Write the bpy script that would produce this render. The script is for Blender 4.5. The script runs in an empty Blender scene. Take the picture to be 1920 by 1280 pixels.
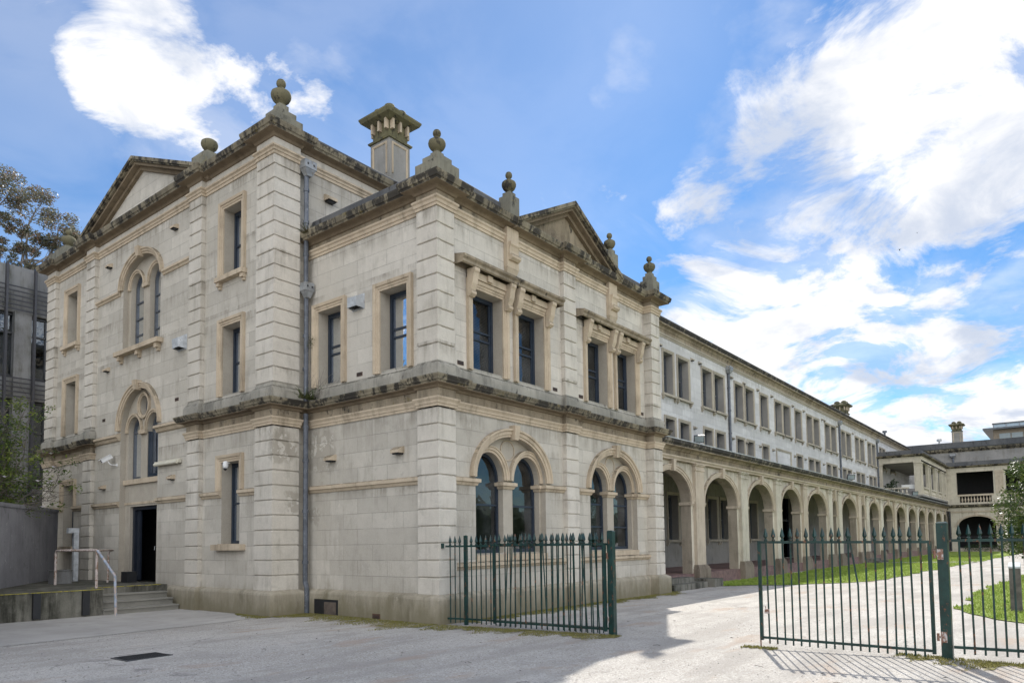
import bpy, math, random
from mathutils import Vector, Matrix
from mathutils.geometry import tessellate_polygon
random.seed(7)
R = math.radians
C = bpy.context.scene.collection
sc = bpy.context.scene

# ------------------------------------------------------------------ camera
F_PX, CY_PX, YAW, PITCH, ROLL = 1340.537, 935.585, 0.9068885, 0.0601913, -0.0132032
cam_d = bpy.data.cameras.new('camera'); cam = bpy.data.objects.new('camera', cam_d); C.objects.link(cam)
cam_d.sensor_width = 36; cam_d.lens = F_PX / 1920 * 36
cam_d.shift_x = 0; cam_d.shift_y = (CY_PX - 640) / 1920
cam_d.clip_start = .05; cam_d.clip_end = 3000
fw = Vector((math.sin(YAW)*math.cos(PITCH), math.cos(YAW)*math.cos(PITCH), math.sin(PITCH)))
rt = Vector((math.cos(YAW), -math.sin(YAW), 0)); up = rt.cross(fw)
rt2 = rt*math.cos(ROLL) + up*math.sin(ROLL); up2 = -rt*math.sin(ROLL) + up*math.cos(ROLL)
m = Matrix((rt2, up2, -fw)).transposed().to_4x4(); m.translation = Vector((-10.33877, -9.95344, 1.6))
cam.matrix_world = m
sc.camera = cam
sc.view_settings.view_transform = 'Standard'; sc.view_settings.look = 'None'
sc.view_settings.exposure = 0.50; sc.view_settings.gamma = 1

# ------------------------------------------------------------------ node helper
class NT:
    def __init__(s, nt): s.nt = nt; nt.nodes.clear()
    def n(s, t, inp=None, **kw):
        x = s.nt.nodes.new(t)
        for k, v in kw.items(): setattr(x, k, v)
        for k, v in (inp or {}).items():
            sk = x.inputs[k]
            if isinstance(v, bpy.types.NodeSocket): s.nt.links.new(v, sk)
            else:
                if hasattr(sk.default_value, '__len__') and not hasattr(v, '__len__'): v = (v,)*len(sk.default_value)
                if hasattr(sk.default_value, '__len__') and len(sk.default_value) == 4 and len(v) == 3: v = (*v, 1)
                sk.default_value = v
        return x
    def math(s, op, a, b=0.0, c=None, clamp=False):
        x = s.n('ShaderNodeMath', {0: a, 1: b}, operation=op, use_clamp=clamp)
        if c is not None: s.n  # unused
        return x.outputs[0]
    def ramp(s, v, a, b, lo=0.0, hi=1.0):
        x = s.n('ShaderNodeMapRange', {'Value': v, 'From Min': a, 'From Max': b, 'To Min': lo, 'To Max': hi}, interpolation_type='SMOOTHSTEP')
        return x.outputs[0]
    def mix(s, f, a, b, mode='MIX'):
        x = s.n('ShaderNodeMix', data_type='RGBA', blend_type=mode)
        for i, v in ((0, f), (6, a), (7, b)):
            if isinstance(v, bpy.types.NodeSocket): s.nt.links.new(v, x.inputs[i])
            else: x.inputs[i].default_value = v if i == 0 else (*v[:3], 1)
        return x.outputs[2]
    def noise(s, vec, scale, detail=4, rough=.55, dist=0.0):
        return s.n('ShaderNodeTexNoise', {'Vector': vec, 'Scale': scale, 'Detail': detail, 'Roughness': rough, 'Distortion': dist}).outputs['Fac']
    def mapv(s, vec, scale=(1,1,1), loc=(0,0,0)):
        return s.n('ShaderNodeMapping', {'Vector': vec, 'Scale': scale, 'Location': loc}).outputs[0]
    def dot(s, v, d):
        return s.n('ShaderNodeVectorMath', {0: v, 1: d}, operation='DOT_PRODUCT').outputs['Value']

# ------------------------------------------------------------------ sky + sun
SUN_AZ, SUN_EL = 26.2, 40.5            # azimuth measured from +X towards +Y
w = bpy.data.worlds.new('World'); sc.world = w; w.use_nodes = True
t = NT(w.node_tree)
sky = t.n('ShaderNodeTexSky', sky_type='NISHITA', sun_disc=False, sun_elevation=R(SUN_EL), sun_rotation=R(90 - SUN_AZ),
          air_density=1.0, dust_density=0.15, ozone_density=2.6, altitude=200)
d = t.n('ShaderNodeTexCoord').outputs['Generated']
sep = t.n('ShaderNodeSeparateXYZ', {0: d})
dz = t.math('MAXIMUM', sep.outputs[2], 0.0)
inv = t.math('DIVIDE', 1.0, t.math('ADD', dz, .22))
pl = t.n('ShaderNodeVectorMath', {0: d, 3: inv}, operation='SCALE').outputs[0]
pl = t.mapv(pl, (1, 1, .25))
n1 = t.noise(pl, 3.1, 10, .62, .5)
n2 = t.noise(t.mapv(pl, (1.0, 1.0, 1), (4.1, 2.2, .3)), 1.1, 5, .5)
n3 = t.noise(t.mapv(pl, (1, 1, 1), (9, 1, 2)), 4.0, 6, .6, .2)
# where the sky carries cloud: banks given by direction, spread and weight
banks = [((.365,.774,.512),.0034,.33),((.318,.795,.516),.0013,.28),((.422,.752,.506),.0026,.32),((.383,.786,.485),.0020,.26),((.484,.687,.542),.001,.24),((.518,.651,.555),.00056,.20),
         ((.73,.382,.567),.0006,.22),((.880,.225,.418),.0085,.50),((.890,.140,.436),.0095,.52),((.882,.050,.470),.0085,.50),((.900,.076,.430),.0085,.52),((.871,.300,.388),.0040,.36),
         ((.907,.2,.37),.0070,.42),((.812,.278,.513),.00056,.13),((.924,.097,.371),.0030,.32),((.914,.288,.285),.0120,.42),((.89,.364,.274),.0050,.32),((.966,.178,.188),.018,.40),
         ((.982,.07,.175),.0120,.40),((.951,.27,.151),.014,.40),((.788,.219,.575),.0006,.16),((.835,.170,.523),.0012,.22),((.963,.045,.265),.0012,.24),((.79,.57,.2),.02,.22), ((.858,.318,.400),.0040,.46), ((.885,.290,.350),.0080,.50), ((.845,.385,.33),.0020,.26), ((.905,.24,.35),.008,.50)]
cov = None
for c_, spread, wt in banks:
    v = Vector(c_).normalized()
    k = t.ramp(t.dot(d, v), 1 - spread*1.7, 1 - spread*.1, 0.0, wt)
    cov = k if cov is None else t.math('MAXIMUM', cov, k)
back = t.ramp(t.dot(d, Vector((-.75, -.6, .25)).normalized()), -.05, .7, 0.0, .42)     # unseen cloud added behind the camera to light the shaded facades
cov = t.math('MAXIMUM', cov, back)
dens = t.math('ADD', t.math('ADD', t.math('MULTIPLY', n1, 1.75), t.math('MULTIPLY', n2, .30)), t.math('SUBTRACT', cov, .525))
cl = t.ramp(dens, .66, .94)
thin = t.ramp(t.math('ADD', n3, t.math('MULTIPLY', cov, .6)), .47, .85, 0.0, .38)
veil = t.math('MULTIPLY', t.ramp(t.dot(d, Vector((.30, .84, .42)).normalized()), .66, 1.0, 0, .38), t.ramp(n2, .3, .7, .5, 1))   # milky veil low on the left
strk = t.ramp(t.noise(t.mapv(pl, (.5, 2.6, 1), (3, 1, 0)), 1.6, 6, .55, .8), .44, .76, 0, .30)                 # wind-drawn cirrus
cl = t.math('MAXIMUM', t.math('MAXIMUM', cl, thin), t.math('MAXIMUM', veil, strk))
shade = t.ramp(t.noise(t.mapv(pl, (1, 1, 1), (.06, -.05, .1)), 3.4, 8, .58, .4), .34, .60)
ccol = t.mix(shade, (4.6, 5.1, 6.1), (8.2, 8.1, 8.0))
bright = t.ramp(t.dot(d, Vector((-.45, -.84, .3)).normalized()), .05, .8, 1.0, 2.7)          # added boost: the unseen cloud works as fill light, aimed mostly at the wing front
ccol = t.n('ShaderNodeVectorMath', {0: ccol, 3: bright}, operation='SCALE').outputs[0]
skyc = t.n('ShaderNodeHueSaturation', {'Saturation': 1.34, 'Value': .90, 'Color': sky.outputs[0]}).outputs[0]
skyc = t.mix(1.0, skyc, (.86, 1.0, 1.06), 'MULTIPLY')
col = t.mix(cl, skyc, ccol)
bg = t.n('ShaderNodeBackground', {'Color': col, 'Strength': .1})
t.nt.links.new(bg.outputs[0], t.n('ShaderNodeOutputWorld').inputs[0])

sl = bpy.data.lights.new('sun', 'SUN'); sl.energy = 5.0; sl.angle = R(.55); sl.color = (1, .955, .88)
so = bpy.data.objects.new('sun', sl); C.objects.link(so)
sd = Vector((math.cos(R(SUN_AZ))*math.cos(R(SUN_EL)), math.sin(R(SUN_AZ))*math.cos(R(SUN_EL)), math.sin(R(SUN_EL))))
so.rotation_euler = sd.to_track_quat('Z', 'Y').to_euler()
try:
    sc.cycles.max_bounces = 8; sc.cycles.transparent_max_bounces = 12
    sc.cycles.sample_clamp_indirect = 6
except Exception: pass

# ------------------------------------------------------------------ materials
def newmat(name):
    m = bpy.data.materials.new(name); m.use_nodes = True
    return m, NT(m.node_tree)
def finish(m, t, col, rough=.85, bump=None, bdist=.01, bstr=.6, metal=0.0, spec=.3):
    p = t.n('ShaderNodeBsdfPrincipled', {'Base Color': col, 'Roughness': rough, 'Metallic': metal, 'Specular IOR Level': spec})
    if bump is not None:
        b = t.n('ShaderNodeBump', {'Height': bump, 'Distance': bdist, 'Strength': bstr})
        t.nt.links.new(b.outputs[0], p.inputs['Normal'])
    t.nt.links.new(p.outputs[0], t.n('ShaderNodeOutputMaterial').inputs[0])
    return m
def stone(name, a, b, v0=None, streak=.35, lichen=0.0, black=0.0, dirt=(.13,.11,.08), low=None, patch=0.0, bw=.98, yellow=.5, jd=.75, sth=.52, spots=(), drips=()):
    """weathered cement render: base colours a/b, ashlar joints when v0 is given, run-off streaks, lichen and moss"""
    m, t = newmat(name)
    g = t.n('ShaderNodeNewGeometry'); P = g.outputs['Position']; N = g.outputs['True Normal']
    big = t.ramp(t.noise(P, .55, 5, .6), .35, .68)
    mid = t.ramp(t.noise(t.mapv(P, (1,1,1), (3,7,1)), 3.2, 7, .65), .32, .72)
    fine = t.noise(P, 38, 4, .6)
    col = t.mix(big, a, b)
    col = t.mix(t.math('MULTIPLY', mid, .42), col, tuple(x*.72 for x in a))
    col = t.mix(t.ramp(fine, .35, .7, 0, .22), col, tuple(min(1, x*1.25) for x in a))
    st = t.math('ADD', t.math('MULTIPLY', t.noise(t.mapv(P, (2.2, 2.2, .28)), 2.0, 6, .7), .6), t.math('MULTIPLY', t.noise(P, 1.3, 6, .65), .4))
    col = t.mix(t.ramp(st, sth, sth+.22, 0, streak), col, dirt)
    h = t.math('ADD', t.math('MULTIPLY', fine, .5), t.math('MULTIPLY', mid, .6))
    if patch:
        pn = t.noise(t.mapv(P, (1, 1, 1.2), (1.7, 8, 0)), 2.1, 8, .68, .4)
        col = t.mix(t.ramp(pn, .60, .635, 0, patch), col, tuple(x*.62 for x in a))
        pw = t.noise(t.mapv(P, (1, 1, 1), (5, 2, 4)), 4.6, 6, .6)
        col = t.mix(t.ramp(pw, .66, .69, 0, patch*.9), col, tuple(min(.8, x*1.22) for x in a))
    if drips:
        zc = t.n('ShaderNodeSeparateXYZ', {0: P}).outputs[2]
        dn = t.ramp(t.math('ADD', t.math('MULTIPLY', t.noise(t.mapv(P, (3.4, 3.4, .35)), 1.5, 7, .72), .6), t.math('MULTIPLY', t.noise(P, 1.6, 5, .6), .4)), .42, .62)
        for z0, ln in drips:
            k = t.math('MULTIPLY', t.ramp(zc, z0-ln, z0), t.math('LESS_THAN', zc, z0))
            col = t.mix(t.math('MULTIPLY', t.math('MULTIPLY', k, dn), .62), col, dirt)
    for c_, r_ in spots:   # peeling render: a darker bare patch with pale flakes left on it
        dd = t.n('ShaderNodeVectorMath', {0: P, 1: c_}, operation='DISTANCE').outputs['Value']
        k = t.ramp(t.math('ADD', t.math('DIVIDE', dd, r_), t.math('MULTIPLY', t.noise(P, 2.4, 7, .65), 1.6)), 1.35, 1.7, 1, 0)
        fl = t.ramp(t.noise(t.mapv(P, (1, 1, .8)), 5.5, 7, .7), .53, .56)
        col = t.mix(t.math('MULTIPLY', k, .55), col, t.mix(fl, (.25,.225,.18), (.55,.515,.45)))
    if v0 is not None:
        s3 = t.n('ShaderNodeSeparateXYZ', {0: P}); sn = t.n('ShaderNodeSeparateXYZ', {0: N})
        fx = t.math('GREATER_THAN', t.math('ABSOLUTE', sn.outputs[0]), .6)
        u = t.n('ShaderNodeMix', {0: fx, 2: s3.outputs[0], 3: s3.outputs[1]}, data_type='FLOAT').outputs[0]
        vv = t.math('SUBTRACT', s3.outputs[2], v0 - 3.45)
        uv = t.n('ShaderNodeCombineXYZ', {0: t.math('ADD', u, 50.3), 1: vv})
        bt = t.n('ShaderNodeTexBrick', {'Vector': uv.outputs[0], 'Scale': 1.0, 'Mortar Size': .0075, 'Mortar Smooth': .35, 'Brick Width': bw, 'Row Height': .345,
                                        'Color1': (.35,.35,.35,1), 'Color2': (.65,.65,.65,1), 'Mortar': (0,0,0,1)}, offset=.5)
        j = bt.outputs['Fac']
        bv = t.n('ShaderNodeSeparateColor', {0: bt.outputs[0]}).outputs[0]
        col = t.mix(t.ramp(bv, .35, .65, 0, .45), col, tuple(x*.76 for x in b))
        gate = t.ramp(t.noise(P, 1.7, 3), .3, .6, .35, 1.0)
        col = t.mix(t.math('MULTIPLY', t.math('MULTIPLY', j, jd), gate), col, tuple(x*.42 for x in a))
        h = t.math('SUBTRACT', h, t.math('MULTIPLY', j, 1.5))
    if low is not None:   # green algae and splash staining close to the ground, ragged upper edge
        z = t.n('ShaderNodeSeparateXYZ', {0: P}).outputs[2]
        k = t.ramp(t.math('ADD', z, t.math('MULTIPLY', t.noise(t.mapv(P, (1.5,1.5,.5)), 2.2, 6, .65), -1.1)), -.55, .25, 1, 0)
        col = t.mix(t.math('MULTIPLY', k, .8), col, low)
    if black:
        bn = t.noise(t.mapv(P, (1.6, 1.6, .8), (2, 5, 0)), 2.0, 9, .72, .3)
        col = t.mix(t.ramp(bn, .60 - black*.22, .68 - black*.2, 0, .9), col, (.028, .026, .024))
        yn = t.noise(t.mapv(P, (1, 1, 1), (7, 1, 3)), 2.6, 8, .7)
        col = t.mix(t.ramp(yn, .60, .70, 0, yellow), col, (.20, .155, .045))
    if lichen:
        nz = t.n('ShaderNodeSeparateXYZ', {0: N}).outputs[2]
        k = t.math('MULTIPLY', t.ramp(nz, .15, .7), t.ramp(t.noise(P, 5, 7, .7), .38, .55))
        col = t.mix(t.math('MULTIPLY', k, lichen), col, (.05, .047, .03))
    return finish(m, t, col, .92, h, .012, .55, spec=.2)

M = {}
PEEL = [((.12, 3.9, 3.75), .75), ((-.6, 4.38, 3.9), .55), ((-.3, 4.38, 2.6), .35), ((.12, 4.2, 2.3), .3)]
M['ashlar_low'] = stone('ashlar_low', (.515,.478,.41), (.425,.392,.33), .56, .42, patch=.35, low=(.20,.18,.12), spots=PEEL[:1]+PEEL[3:], sth=.48, jd=.62, drips=((4.38,.55),(2.82,.35),(8.55,.5),(10.82,.6),(9.25,.3),(7.3,.5),(7.55,.25)))
M['ashlar_up'] = stone('ashlar_up', (.57,.53,.46), (.48,.445,.38), 5.31, .40, patch=.25, sth=.49, jd=.62, drips=((4.38,.55),(2.82,.35),(8.55,.5),(10.82,.6),(9.25,.3),(7.3,.5),(7.55,.25)))
M['pier'] = stone('pier', (.55,.51,.44), (.45,.415,.35), None, .46, patch=.3, spots=PEEL[1:3], sth=.48, drips=((4.38,.7),(10.82,.7),(8.55,.6),(5.75,.4)))
M['trim'] = stone('trim', (.50,.415,.305), (.395,.32,.23), None, .6, lichen=.6, dirt=(.11,.09,.06), sth=.47)
M['cornice'] = stone('cornice', (.34,.285,.205), (.22,.175,.12), None, .65, lichen=.9, black=.12, patch=.5, dirt=(.08,.065,.045), sth=.42)
M['soffit'] = stone('soffit', (.235,.185,.125), (.15,.115,.078), None, .5, patch=.5, dirt=(.07,.055,.04), sth=.45)  # brown lowered to paint in the deep shade under the cornices
M['cornice_edge'] = stone('cornice_edge', (.27,.235,.165), (.13,.112,.08), None, .5, lichen=1.0, black=.68, dirt=(.025,.023,.02), sth=.45, yellow=.55)
M['blocking'] = stone('blocking', (.37,.345,.29), (.22,.21,.18), None, .7, lichen=.7, black=.05, dirt=(.06,.058,.05), sth=.46, yellow=.15)
M['black_edge'] = stone('black_edge', (.22,.195,.15), (.10,.09,.075), None, .5, lichen=.9, black=.95, dirt=(.03,.028,.025), sth=.45, yellow=.4)
M['parapet'] = stone('parapet', (.125,.125,.125), (.075,.078,.085), None, .5, lichen=.3, black=.15, dirt=(.035,.036,.038), yellow=.2, sth=.47)
M['pedestal'] = stone('pedestal', (.24,.225,.17), (.15,.145,.12), None, .6, lichen=.6, black=.15, dirt=(.06,.06,.05), yellow=.5, sth=.45)
M['finial'] = stone('finial', (.16,.145,.09), (.10,.09,.055), None, .4, lichen=.6, black=.3, dirt=(.045,.04,.03), yellow=.45)
M['plinth'] = stone('plinth', (.40,.36,.285), (.31,.275,.21), None, .65, low=(.16,.14,.085), patch=.45, dirt=(.10,.085,.055), sth=.46)
M['white_wall'] = stone('white_wall', (.57,.56,.54), (.49,.48,.46), 5.31, .34, patch=.25, bw=1.1, dirt=(.24,.23,.20), jd=.4, sth=.48, drips=((10.68,.6),(7.95,.4)))
M['long_trim'] = stone('long_trim', (.38,.34,.27), (.29,.26,.21), None, .6, lichen=.6)
M['arcade_wall'] = stone('arcade_wall', (.52,.475,.385), (.42,.38,.30), None, .55, patch=.5, sth=.48, drips=((4.35,.8),(4.8,.3)))
M['arcade_trim'] = stone('arcade_trim', (.47,.40,.31), (.38,.32,.24), None, .5, lichen=.5, sth=.48)
M['old_render'] = stone('old_render', (.30,.285,.26), (.21,.205,.19), None, .6, patch=.5, sth=.47)  # aged grey render, darkened further for the dimness inside the arcade
M['reveal_grey'] = stone('reveal_grey', (.30,.285,.26), (.22,.21,.195), None, .5, patch=.3)  # darker than the white wall: shade of the window reveals put into the colour
M['arch_reveal'] = stone('arch_reveal', (.34,.295,.23), (.25,.215,.17), None, .6, patch=.6, sth=.46)  # weathered render, with the shade inside the arches painted in
M['pier_base'] = stone('pier_base', (.24,.20,.155), (.15,.125,.095), None, .6, lichen=.5, patch=.4, dirt=(.06,.05,.04), sth=.45)
M['reveal'] = stone('reveal', (.40,.36,.295), (.32,.285,.23), None, .4)  # darker copy of the wall colour, painting shade into the recesses
M['concrete_old'] = stone('concrete_old', (.20,.19,.16), (.09,.09,.07), None, .9, lichen=.35, dirt=(.02,.02,.015), patch=.5, sth=.41)
M['step_stone'] = stone('step_stone', (.24,.23,.20), (.16,.155,.13), None, .12, lichen=.0, patch=.3)
M['wall_stained'] = stone('wall_stained', (.33,.33,.355), (.20,.20,.215), None, .25, lichen=.6, dirt=(.06,.06,.065), patch=.9, sth=.45, black=0.0, yellow=.0)
M['office_concrete'] = stone('office_concrete', (.23,.23,.225), (.15,.15,.15), None, .8, lichen=.2, dirt=(.07,.07,.045), sth=.45)
M['mossy_cap'] = stone('mossy_cap', (.17,.155,.085), (.09,.085,.055), None, .5, lichen=.8, black=.3, dirt=(.05,.045,.03), yellow=.8, sth=.45)

def paint(name, c, rough=.45, var=.15, metal=0.0, rust=0.0, spec=.5, rustc=(.16,.06,.025), bs=.15):
    m, t = newmat(name)
    P = t.n('ShaderNodeNewGeometry').outputs['Position']
    n = t.noise(P, 6, 5, .6)
    col = t.mix(t.ramp(n, .3, .7, 0, 1), tuple(x*(1-var) for x in c), tuple(min(1, x*(1+var)) for x in c))
    if rust:
        r = t.noise(t.mapv(P, (1,1,.6)), 14, 6, .7)
        col = t.mix(t.ramp(r, .62 - rust*.25, .68 - rust*.2, 0, .9), col, rustc)
    return finish(m, t, col, rough, t.noise(P, 60, 3), .002, bs, metal, spec)
M['sash'] = paint('sash', (.020,.030,.046), .4)
M['sash_light'] = paint('sash_light', (.07,.078,.09), .45)
M['fence_green'] = paint('fence_green', (.007,.031,.026), .36, .35, spec=.4, rust=.16)
M['rusty_plate'] = paint('rusty_plate', (.45,.42,.40), .6, rust=.8)
M['dark_metal'] = paint('dark_metal', (.05,.052,.055), .45, .3)
M['zinc'] = paint('zinc', (.085,.095,.112), .5, .3, .1, rust=.06, rustc=(.20,.21,.22))
M['hopper'] = paint('hopper', (.24,.25,.255), .55, .3, .1, rust=.15, rustc=(.18,.13,.08))
M['zinc_pale'] = paint('zinc_pale', (.42,.44,.45), .5, .2, .1, rust=.05)
M['white_plastic'] = paint('white_plastic', (.62,.62,.60), .4, .08)
M['cream_plastic'] = paint('cream_plastic', (.55,.52,.42), .5, .1)
M['rail_pipe'] = paint('rail_pipe', (.52,.45,.41), .6, .2, rust=.55, rustc=(.22,.12,.06))
M['rail_pipe_blue'] = paint('rail_pipe_blue', (.26,.30,.36), .6, .3, rust=.55, rustc=(.42,.33,.27))
M['black'] = paint('black', (.012,.013,.015), .5)
M['interior'] = paint('interior', (.014,.014,.014), .9)  # near-black colour paints in the darkness of unlit rooms
M['blind'] = paint('blind', (.05,.056,.062), .6)
M['door_blue'] = paint('door_blue', (.012,.017,.027), .4)
M['wood'] = paint('wood', (.09,.07,.055), .8, .3)
M['louvre_metal'] = paint('louvre_metal', (.035,.035,.04), .5)
M['brown_panel'] = paint('brown_panel', (.24,.19,.13), .7)
M['roof_zinc'] = paint('roof_zinc', (.10,.11,.12), .5)
M['yellow_edge'] = paint('yellow_edge', (.42,.36,.04), .7, .3, rust=.45, rustc=(.13,.12,.09))
M['bollard_timber'] = paint('bollard_timber', (.10,.09,.08), .85, .3)
M['lamp_face'] = paint('lamp_face', (.22,.26,.26), .15, .05)
M['tile_red'] = paint('tile_red', (.17,.105,.095), .6, .3)
M['brick_dark'] = paint('brick_dark', (.08,.045,.03), .9, .3)
M['bird'] = paint('bird', (.01,.01,.012), .8)

def glass():
    m, t = newmat('window_glass')
    P = t.n('ShaderNodeNewGeometry').outputs['Position']
    bm = t.n('ShaderNodeBump', {'Height': t.noise(P, 2.2, 2), 'Distance': .02, 'Strength': .25}).outputs[0]
    fr = t.n('ShaderNodeFresnel', {'IOR': 1.52, 'Normal': bm}).outputs[0]
    gl = t.n('ShaderNodeBsdfGlossy', {'Color': (.9,.95,1), 'Roughness': .02, 'Normal': bm})
    tr = t.n('ShaderNodeBsdfTransparent', {'Color': (.42,.48,.52)})
    k = t.math('ADD', t.math('MULTIPLY', fr, 1.35), .02, clamp=True)
    mx = t.n('ShaderNodeMixShader', {0: k, 1: tr.outputs[0], 2: gl.outputs[0]})
    df = t.n('ShaderNodeBsdfDiffuse', {'Color': (.34, .36, .37, 1)})
    m2 = t.n('ShaderNodeMixShader', {0: t.math('ADD', t.ramp(t.noise(P, .9, 2), .40, .62, 0, .10), t.ramp(t.noise(P, 7, 6, .7), .5, .7, 0, .04)), 1: mx.outputs[0], 2: df.outputs[0]})
    t.nt.links.new(m2.outputs[0], t.n('ShaderNodeOutputMaterial').inputs[0])
    return m
M['glass'] = glass()

def gravel():
    m, t = newmat('gravel')
    P = t.n('ShaderNodeNewGeometry').outputs['Position']
    big = t.ramp(t.noise(P, .35, 5, .6), .35, .65)
    mid = t.noise(P, 2.0, 6, .65)
    vor = t.n('ShaderNodeTexVoronoi', {'Vector': P, 'Scale': 55.0})
    fine = t.noise(P, 90, 5, .7)
    col = t.mix(big, (.365,.34,.305), (.435,.41,.37))
    col = t.mix(t.ramp(mid, .45, .75, 0, .5), col, (.35,.325,.295))
    cv = t.n('ShaderNodeSeparateColor', {0: vor.outputs['Color']}).outputs[0]
    col = t.mix(t.ramp(cv, .55, 1.0, 0, .55), col, (.62,.60,.57))
    col = t.mix(t.ramp(cv, .0, .16, .6, 0), col, (.16,.15,.14))
    col = t.mix(t.ramp(fine, .62, .75, 0, .5), col, (.14,.13,.12))
    tr = t.noise(t.mapv(P, (.18, 1.1, 1), (2, 5, 0)), 1.3, 5, .6, .3)
    col = t.mix(t.ramp(tr, .47, .64, 0, .55), col, (.285,.265,.24))
    col = t.mix(t.ramp(t.noise(t.mapv(P, (1, 1, 1), (8, 2, 0)), .7, 7, .7), .52, .57, 0, .42), col, (.31,.29,.262))
    ck = t.n('ShaderNodeTexVoronoi', {'Vector': t.n('ShaderNodeVectorMath', {0: P, 1: t.n('ShaderNodeTexNoise', {'Vector': P, 'Scale': 1.5, 'Detail': 4.0}).outputs['Color']}, operation='ADD').outputs[0], 'Scale': .33}, feature='DISTANCE_TO_EDGE').outputs['Distance']
    ckm = t.math('MULTIPLY', t.ramp(ck, .0, .010, 1, 0), t.ramp(t.noise(P, .4, 3), .50, .60))
    col = t.mix(t.math('MULTIPLY', ckm, .55), col, (.14,.13,.12))
    # reddish dust swept into low patches
    rd = t.noise(t.mapv(P, (.55,1.3,1), (3,.4,0)), .9, 5, .6)
    col = t.mix(t.ramp(rd, .56, .68, 0, .55), col, (.36,.275,.21))
    h = t.math('ADD', t.math('MULTIPLY', vor.outputs['Distance'], -1.0), t.math('MULTIPLY', fine, .8))
    return finish(m, t, col, .95, h, .012, .7, spec=.15)
M['gravel'] = gravel()
def concrete():
    m, t = newmat('concrete_slab')
    P = t.n('ShaderNodeNewGeometry').outputs['Position']
    big = t.ramp(t.noise(P, .8, 6, .65), .3, .7)
    fine = t.noise(P, 60, 5, .7)
    col = t.mix(big, (.32,.305,.28), (.41,.39,.36))
    col = t.mix(t.ramp(t.noise(P, 3.0, 7, .7), .55, .7, 0, .5), col, (.21,.205,.195))
    col = t.mix(t.ramp(fine, .6, .8, 0, .4), col, (.17,.17,.165))
    return finish(m, t, col, .92, fine, .004, .5, spec=.15)
M['concrete_slab'] = concrete()
def grassmat(name, a, b, dry=(.22,.19,.07), dryk=.5):
    m, t = newmat(name)
    P = t.n('ShaderNodeNewGeometry').outputs['Position']
    col = t.mix(t.ramp(t.noise(P, 1.2, 6, .65), .3, .7), a, b)
    col = t.mix(t.ramp(t.noise(P, 5, 6, .7), .56, .72, 0, dryk), col, dry)
    f = t.noise(P, 45, 5, .7)
    col = t.mix(t.ramp(f, .5, .75, 0, .6), col, tuple(x*.4 for x in a))
    p = t.n('ShaderNodeBsdfPrincipled', {'Base Color': col, 'Roughness': .9, 'Specular IOR Level': .15})
    b_ = t.n('ShaderNodeBump', {'Height': f, 'Distance': .03, 'Strength': .8}); t.nt.links.new(b_.outputs[0], p.inputs['Normal'])
    tl = t.n('ShaderNodeBsdfTranslucent', {'Color': col})
    mx = t.n('ShaderNodeMixShader', {0: .25, 1: p.outputs[0], 2: tl.outputs[0]})
    t.nt.links.new(mx.outputs[0], t.n('ShaderNodeOutputMaterial').inputs[0])
    return m
M['lawn'] = grassmat('lawn', (.20,.29,.045), (.30,.37,.09), (.40,.35,.17), .7)
M['moss'] = grassmat('moss', (.20,.195,.055), (.28,.25,.10), (.34,.29,.17), .8)
def mossmat():
    m, t = newmat('moss_mat')
    P = t.n('ShaderNodeNewGeometry').outputs['Position']
    col = t.mix(t.ramp(t.noise(P, 3, 6, .7), .35, .65), (.19,.19,.05), (.30,.26,.12))
    col = t.mix(t.ramp(t.noise(P, 14, 6, .7), .5, .65, 0, .6), col, (.30,.27,.20))
    f = t.noise(P, 60, 4, .7); p = t.n('ShaderNodeBsdfPrincipled', {'Base Color': col, 'Roughness': .95, 'Specular IOR Level': .1})
    b_ = t.n('ShaderNodeBump', {'Height': f, 'Distance': .03, 'Strength': .9}); t.nt.links.new(b_.outputs[0], p.inputs['Normal'])
    k = t.ramp(t.math('ADD', t.math('MULTIPLY', t.noise(P, 3.5, 8, .75), .8), t.math('MULTIPLY', t.noise(P, 30, 4, .7), .3)), .50, .60)
    mx = t.n('ShaderNodeMixShader', {0: k, 1: t.n('ShaderNodeBsdfTransparent').outputs[0], 2: p.outputs[0]})
    t.nt.links.new(mx.outputs[0], t.n('ShaderNodeOutputMaterial').inputs[0])
    return m
M['moss_mat'] = mossmat()
def leafmat(name, a, b, c=None, trans=.3, rough=.5):
    m, t = newmat(name)
    P = t.n('ShaderNodeNewGeometry').outputs['Position']
    col = t.mix(t.ramp(t.noise(P, 1.3, 3), .35, .65), a, b)
    if c: col = t.mix(t.ramp(t.noise(P, 2.4, 4, .6), .52, .62), col, c)
    col = t.mix(t.ramp(t.noise(P, 17, 2), .4, .7, 0, .5), col, tuple(x*.5 for x in a))
    p = t.n('ShaderNodeBsdfPrincipled', {'Base Color': col, 'Roughness': rough, 'Specular IOR Level': .4})
    tl = t.n('ShaderNodeBsdfTranslucent', {'Color': col})
    mx = t.n('ShaderNodeMixShader', {0: trans, 1: p.outputs[0], 2: tl.outputs[0]})
    t.nt.links.new(mx.outputs[0], t.n('ShaderNodeOutputMaterial').inputs[0])
    return m
M['euc_leaf'] = leafmat('euc_leaf', (.12,.13,.08), (.18,.165,.11), (.28,.18,.13))
M['bush_leaf'] = leafmat('bush_leaf', (.035,.065,.015), (.08,.12,.025), (.15,.19,.04), .3, .4)
M['hedge_leaf'] = leafmat('hedge_leaf', (.025,.05,.018), (.045,.075,.025))
M['shrub_leaf'] = leafmat('shrub_leaf', (.05,.09,.02), (.13,.18,.03), (.22,.26,.04), .4)
M['petal'] = paint('petal', (.75,.70,.74), .5, .1)
M['bark'] = paint('bark', (.20,.18,.16), .9, .35)
M['bark_dark'] = paint('bark_dark', (.10,.085,.07), .9, .3)
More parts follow.
